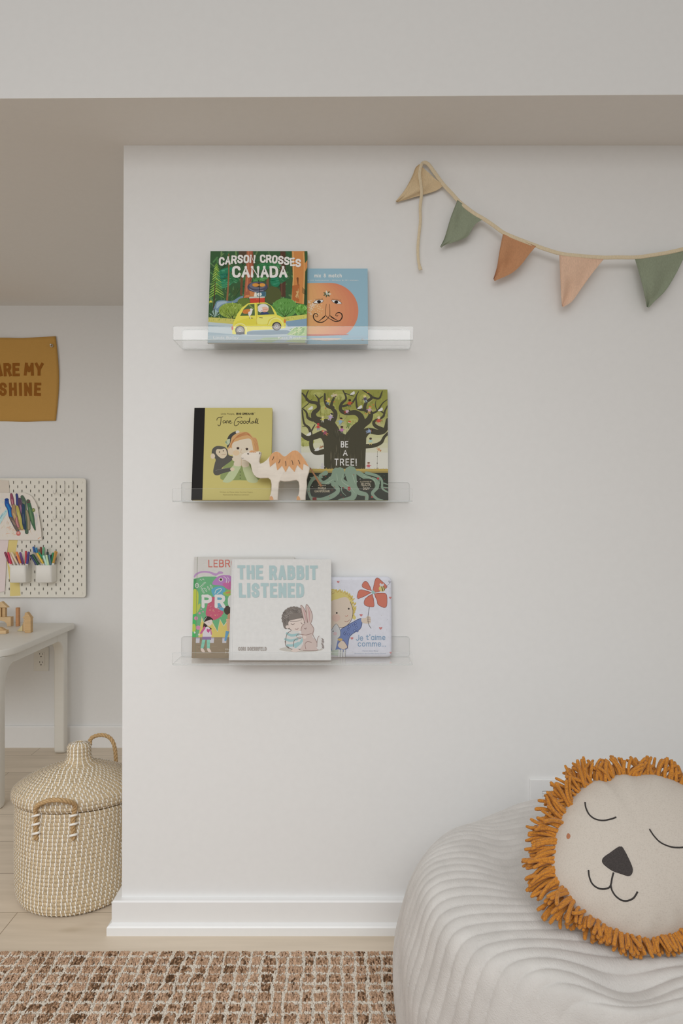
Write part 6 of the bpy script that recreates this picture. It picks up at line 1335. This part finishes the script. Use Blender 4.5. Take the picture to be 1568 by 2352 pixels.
# ------------------------------------------------------------------ lion cushion
lion = thing('lion_cushion', tuple(LC-ln*.03-lu*.15), 'round linen lion cushion with sleeping face and orange yarn mane on the bean bag', 'cushion')
na, nr_ = 160, 30
def pill(sgn, T):
    V = []
    for i in range(na):
        a = 2*PI*i/na-PI
        for j in range(nr_):
            rr = math.sin(PI/2*j/(nr_-1)); R_ = rad(a)*rr; q = LC+lr_*R_*math.cos(a)+lu*R_*math.sin(a)+ln*sgn*float(height(np.array(rr), a, T)); V.append(q)
    F = grid_faces(na, nr_, True); return V, ([f[::-1] for f in F] if sgn > 0 else F)
M_linen = NT('oatmeal_linen'); t = M_linen
wv = t.add('ShaderNodeTexNoise'); wv.inputs['Scale'].default_value = 1; wv.inputs['Detail'].default_value = 3; t.link(t.coord((1100, 300, 260)), wv.inputs['Vector'])
wx = t.add('ShaderNodeTexNoise'); wx.inputs['Scale'].default_value = 1; wx.inputs['Detail'].default_value = 3; t.link(t.coord((240, 800, 900)), wx.inputs['Vector'])
ad = t.add('ShaderNodeMath', _operation='ADD'); t.link(wv.outputs['Fac'], ad.inputs[0]); t.link(wx.outputs['Fac'], ad.inputs[1])
t.link(t.ramp(ad.outputs[0], [(.75, (.51, .455, .40)), (1.0, (.575, .52, .46))]), t.b.inputs['Base Color'])
t.b.inputs['Roughness'].default_value = .9; t.b.inputs['Specular IOR Level'].default_value = .1; t.bump(ad.outputs[0], .35, .0008)
obj('front_panel', *pill(1, TF), M_linen.m, lion, smooth=True); obj('back_panel', *pill(-1, TBk), M_linen.m, lion, smooth=True)
def onface(px, py, lift=0):
    off = .03
    for _ in range(8):
        q = toplane(px, py, off); a = math.atan2(q[1], q[0]); rr = min(math.hypot(*q)/rad(a), 1); off = float(height(np.array(rr), a, TF))
    return LC+lr_*q[0]+lu*q[1]+ln*(off+lift)
M_thread = mat('black_thread', (.035, .030, .028), .9, .1, (900, 900, 900)); M_felt = mat('charcoal_felt', (.05, .042, .040), .95, .25, (500, 500, 500), .5, .001); M_dot = mat('rose_felt', (.42, .17, .085), .95, .1, (500, 500, 500))
lz = lambda X, Y: (880+X/2.279, 1720+Y/2.279)
def stitch(name, pl, r_): 
    q = catmull(pl, 8); obj(name, *tube([onface(*lz(*p), .0004) for p in q], r_, 6), M_thread, lion, smooth=True)
stitch('closed_eye', [(1055,280),(1060,310),(1078,345),(1110,368),(1150,375),(1190,368),(1218,358)], .0014); stitch('closed_eye', [(1392,420),(1415,455),(1450,490),(1500,512),(1545,517),(1590,512),(1640,498)], .0014)
stitch('mouth', [(1073,634),(1077,668),(1092,705),(1120,728),(1150,734),(1178,728),(1190,712),(1196,680),(1204,648)], .0014); stitch('mouth', [(1190,712),(1196,740),(1215,770),(1245,792),(1275,796),(1305,784),(1320,766),(1330,748)], .0014)
def felt(name, pl, m, lift, sm=6):
    """padded patch following the cushion"""
    q = catmull(pl, sm, True); c0 = q.mean(0); V, F = [], []; n_ = len(q)
    for j, (k, h) in enumerate(((1, 0), (1, lift), (.96, lift*1.2), (.5, lift*1.25), (.0, lift*1.25))): V += [onface(*lz(*(c0+(p-c0)*k)), h) for p in q]
    F = [[j*n_+i, (j+1)*n_+i, (j+1)*n_+(i+1) % n_, j*n_+(i+1) % n_] for j in range(4) for i in range(n_)]
    obj(name, V, [f[::-1] for f in F], m, lion, smooth=True)
felt('nose', [(1180,548),(1225,516),(1240,513),(1252,518),(1278,565),(1300,615),(1304,640),(1296,660),(1278,666),(1240,654),(1200,640),(1160,612),(1144,590),(1152,568)], M_felt, .0016, 3)
felt('cheek_dot', [(958,456),(963,444),(970,443),(977,450),(978,460),(973,470),(965,472),(959,466)], M_dot, .0005, 3)
# yarn mane
M_yarn = mat('ochre_wool_yarn', (.50, .195, .022), .95, .28, (420, 420, 420), .5, .0012, sheen=.2); parts = []
r = np.random.default_rng(3)
n_st = 190
for lay in range(3):
    for i in range(n_st):
        a = 2*PI*(i+r.uniform(0, 1))/n_st-PI; R_ = rad(a)*(.985-.012*lay); o = (-.010, 0.0, .007)[lay]+r.normal(0, .002)
        up = math.sin(a); left = -math.cos(a)
        if up > .35 and lay == 0 and i % 2: continue
        L = .047*r.uniform(.82, 1.15); wild, side = .10, .16
        if left > .3 and up > -.5: L *= 1.22; wild = .06
        if up > .35: L *= .95; wild, side = .22, .34
        if up < -.45: L *= .76; wild, side = .14, .20
        tang = np.cross(ln, lr_*math.cos(a)+lu*math.sin(a))
        dirv = lr_*math.cos(a)+lu*math.sin(a); p = LC+dirv*(R_-.006)+ln*o; v = dirv.copy()+ln*(o*8+r.normal(0, wild))+tang*r.normal(0, side)
        curl = tang*r.normal(0, .3 if up < .35 else .8)+ln*r.normal(0, .2)
        if up > .35: v = v+np.array([0, -.05, .2])
        if up < -.3: v = v+ln*(.15+.30*lay)
        p[2] = max(p[2], bagtop(p[0], p[1])+.009); path = [p]; n_ = 7
        for k in range(n_):
            v = v/np.linalg.norm(v); q = path[-1]+v*L/n_
            v = v+curl*.2+np.array([0, 0, -.07 if up < .2 else .0])
            zt_ = bagtop(q[0], q[1])+.008
            if q[2] < zt_: q[2] = zt_
            path.append(q)
        rd = .0033*r.uniform(.85, 1.15); parts.append(tube(catmull(path, 2), [rd*.9]+[rd]*13+[rd*.66], 7))
obj('yarn_mane', *merge(*parts), M_yarn, lion, smooth=True)
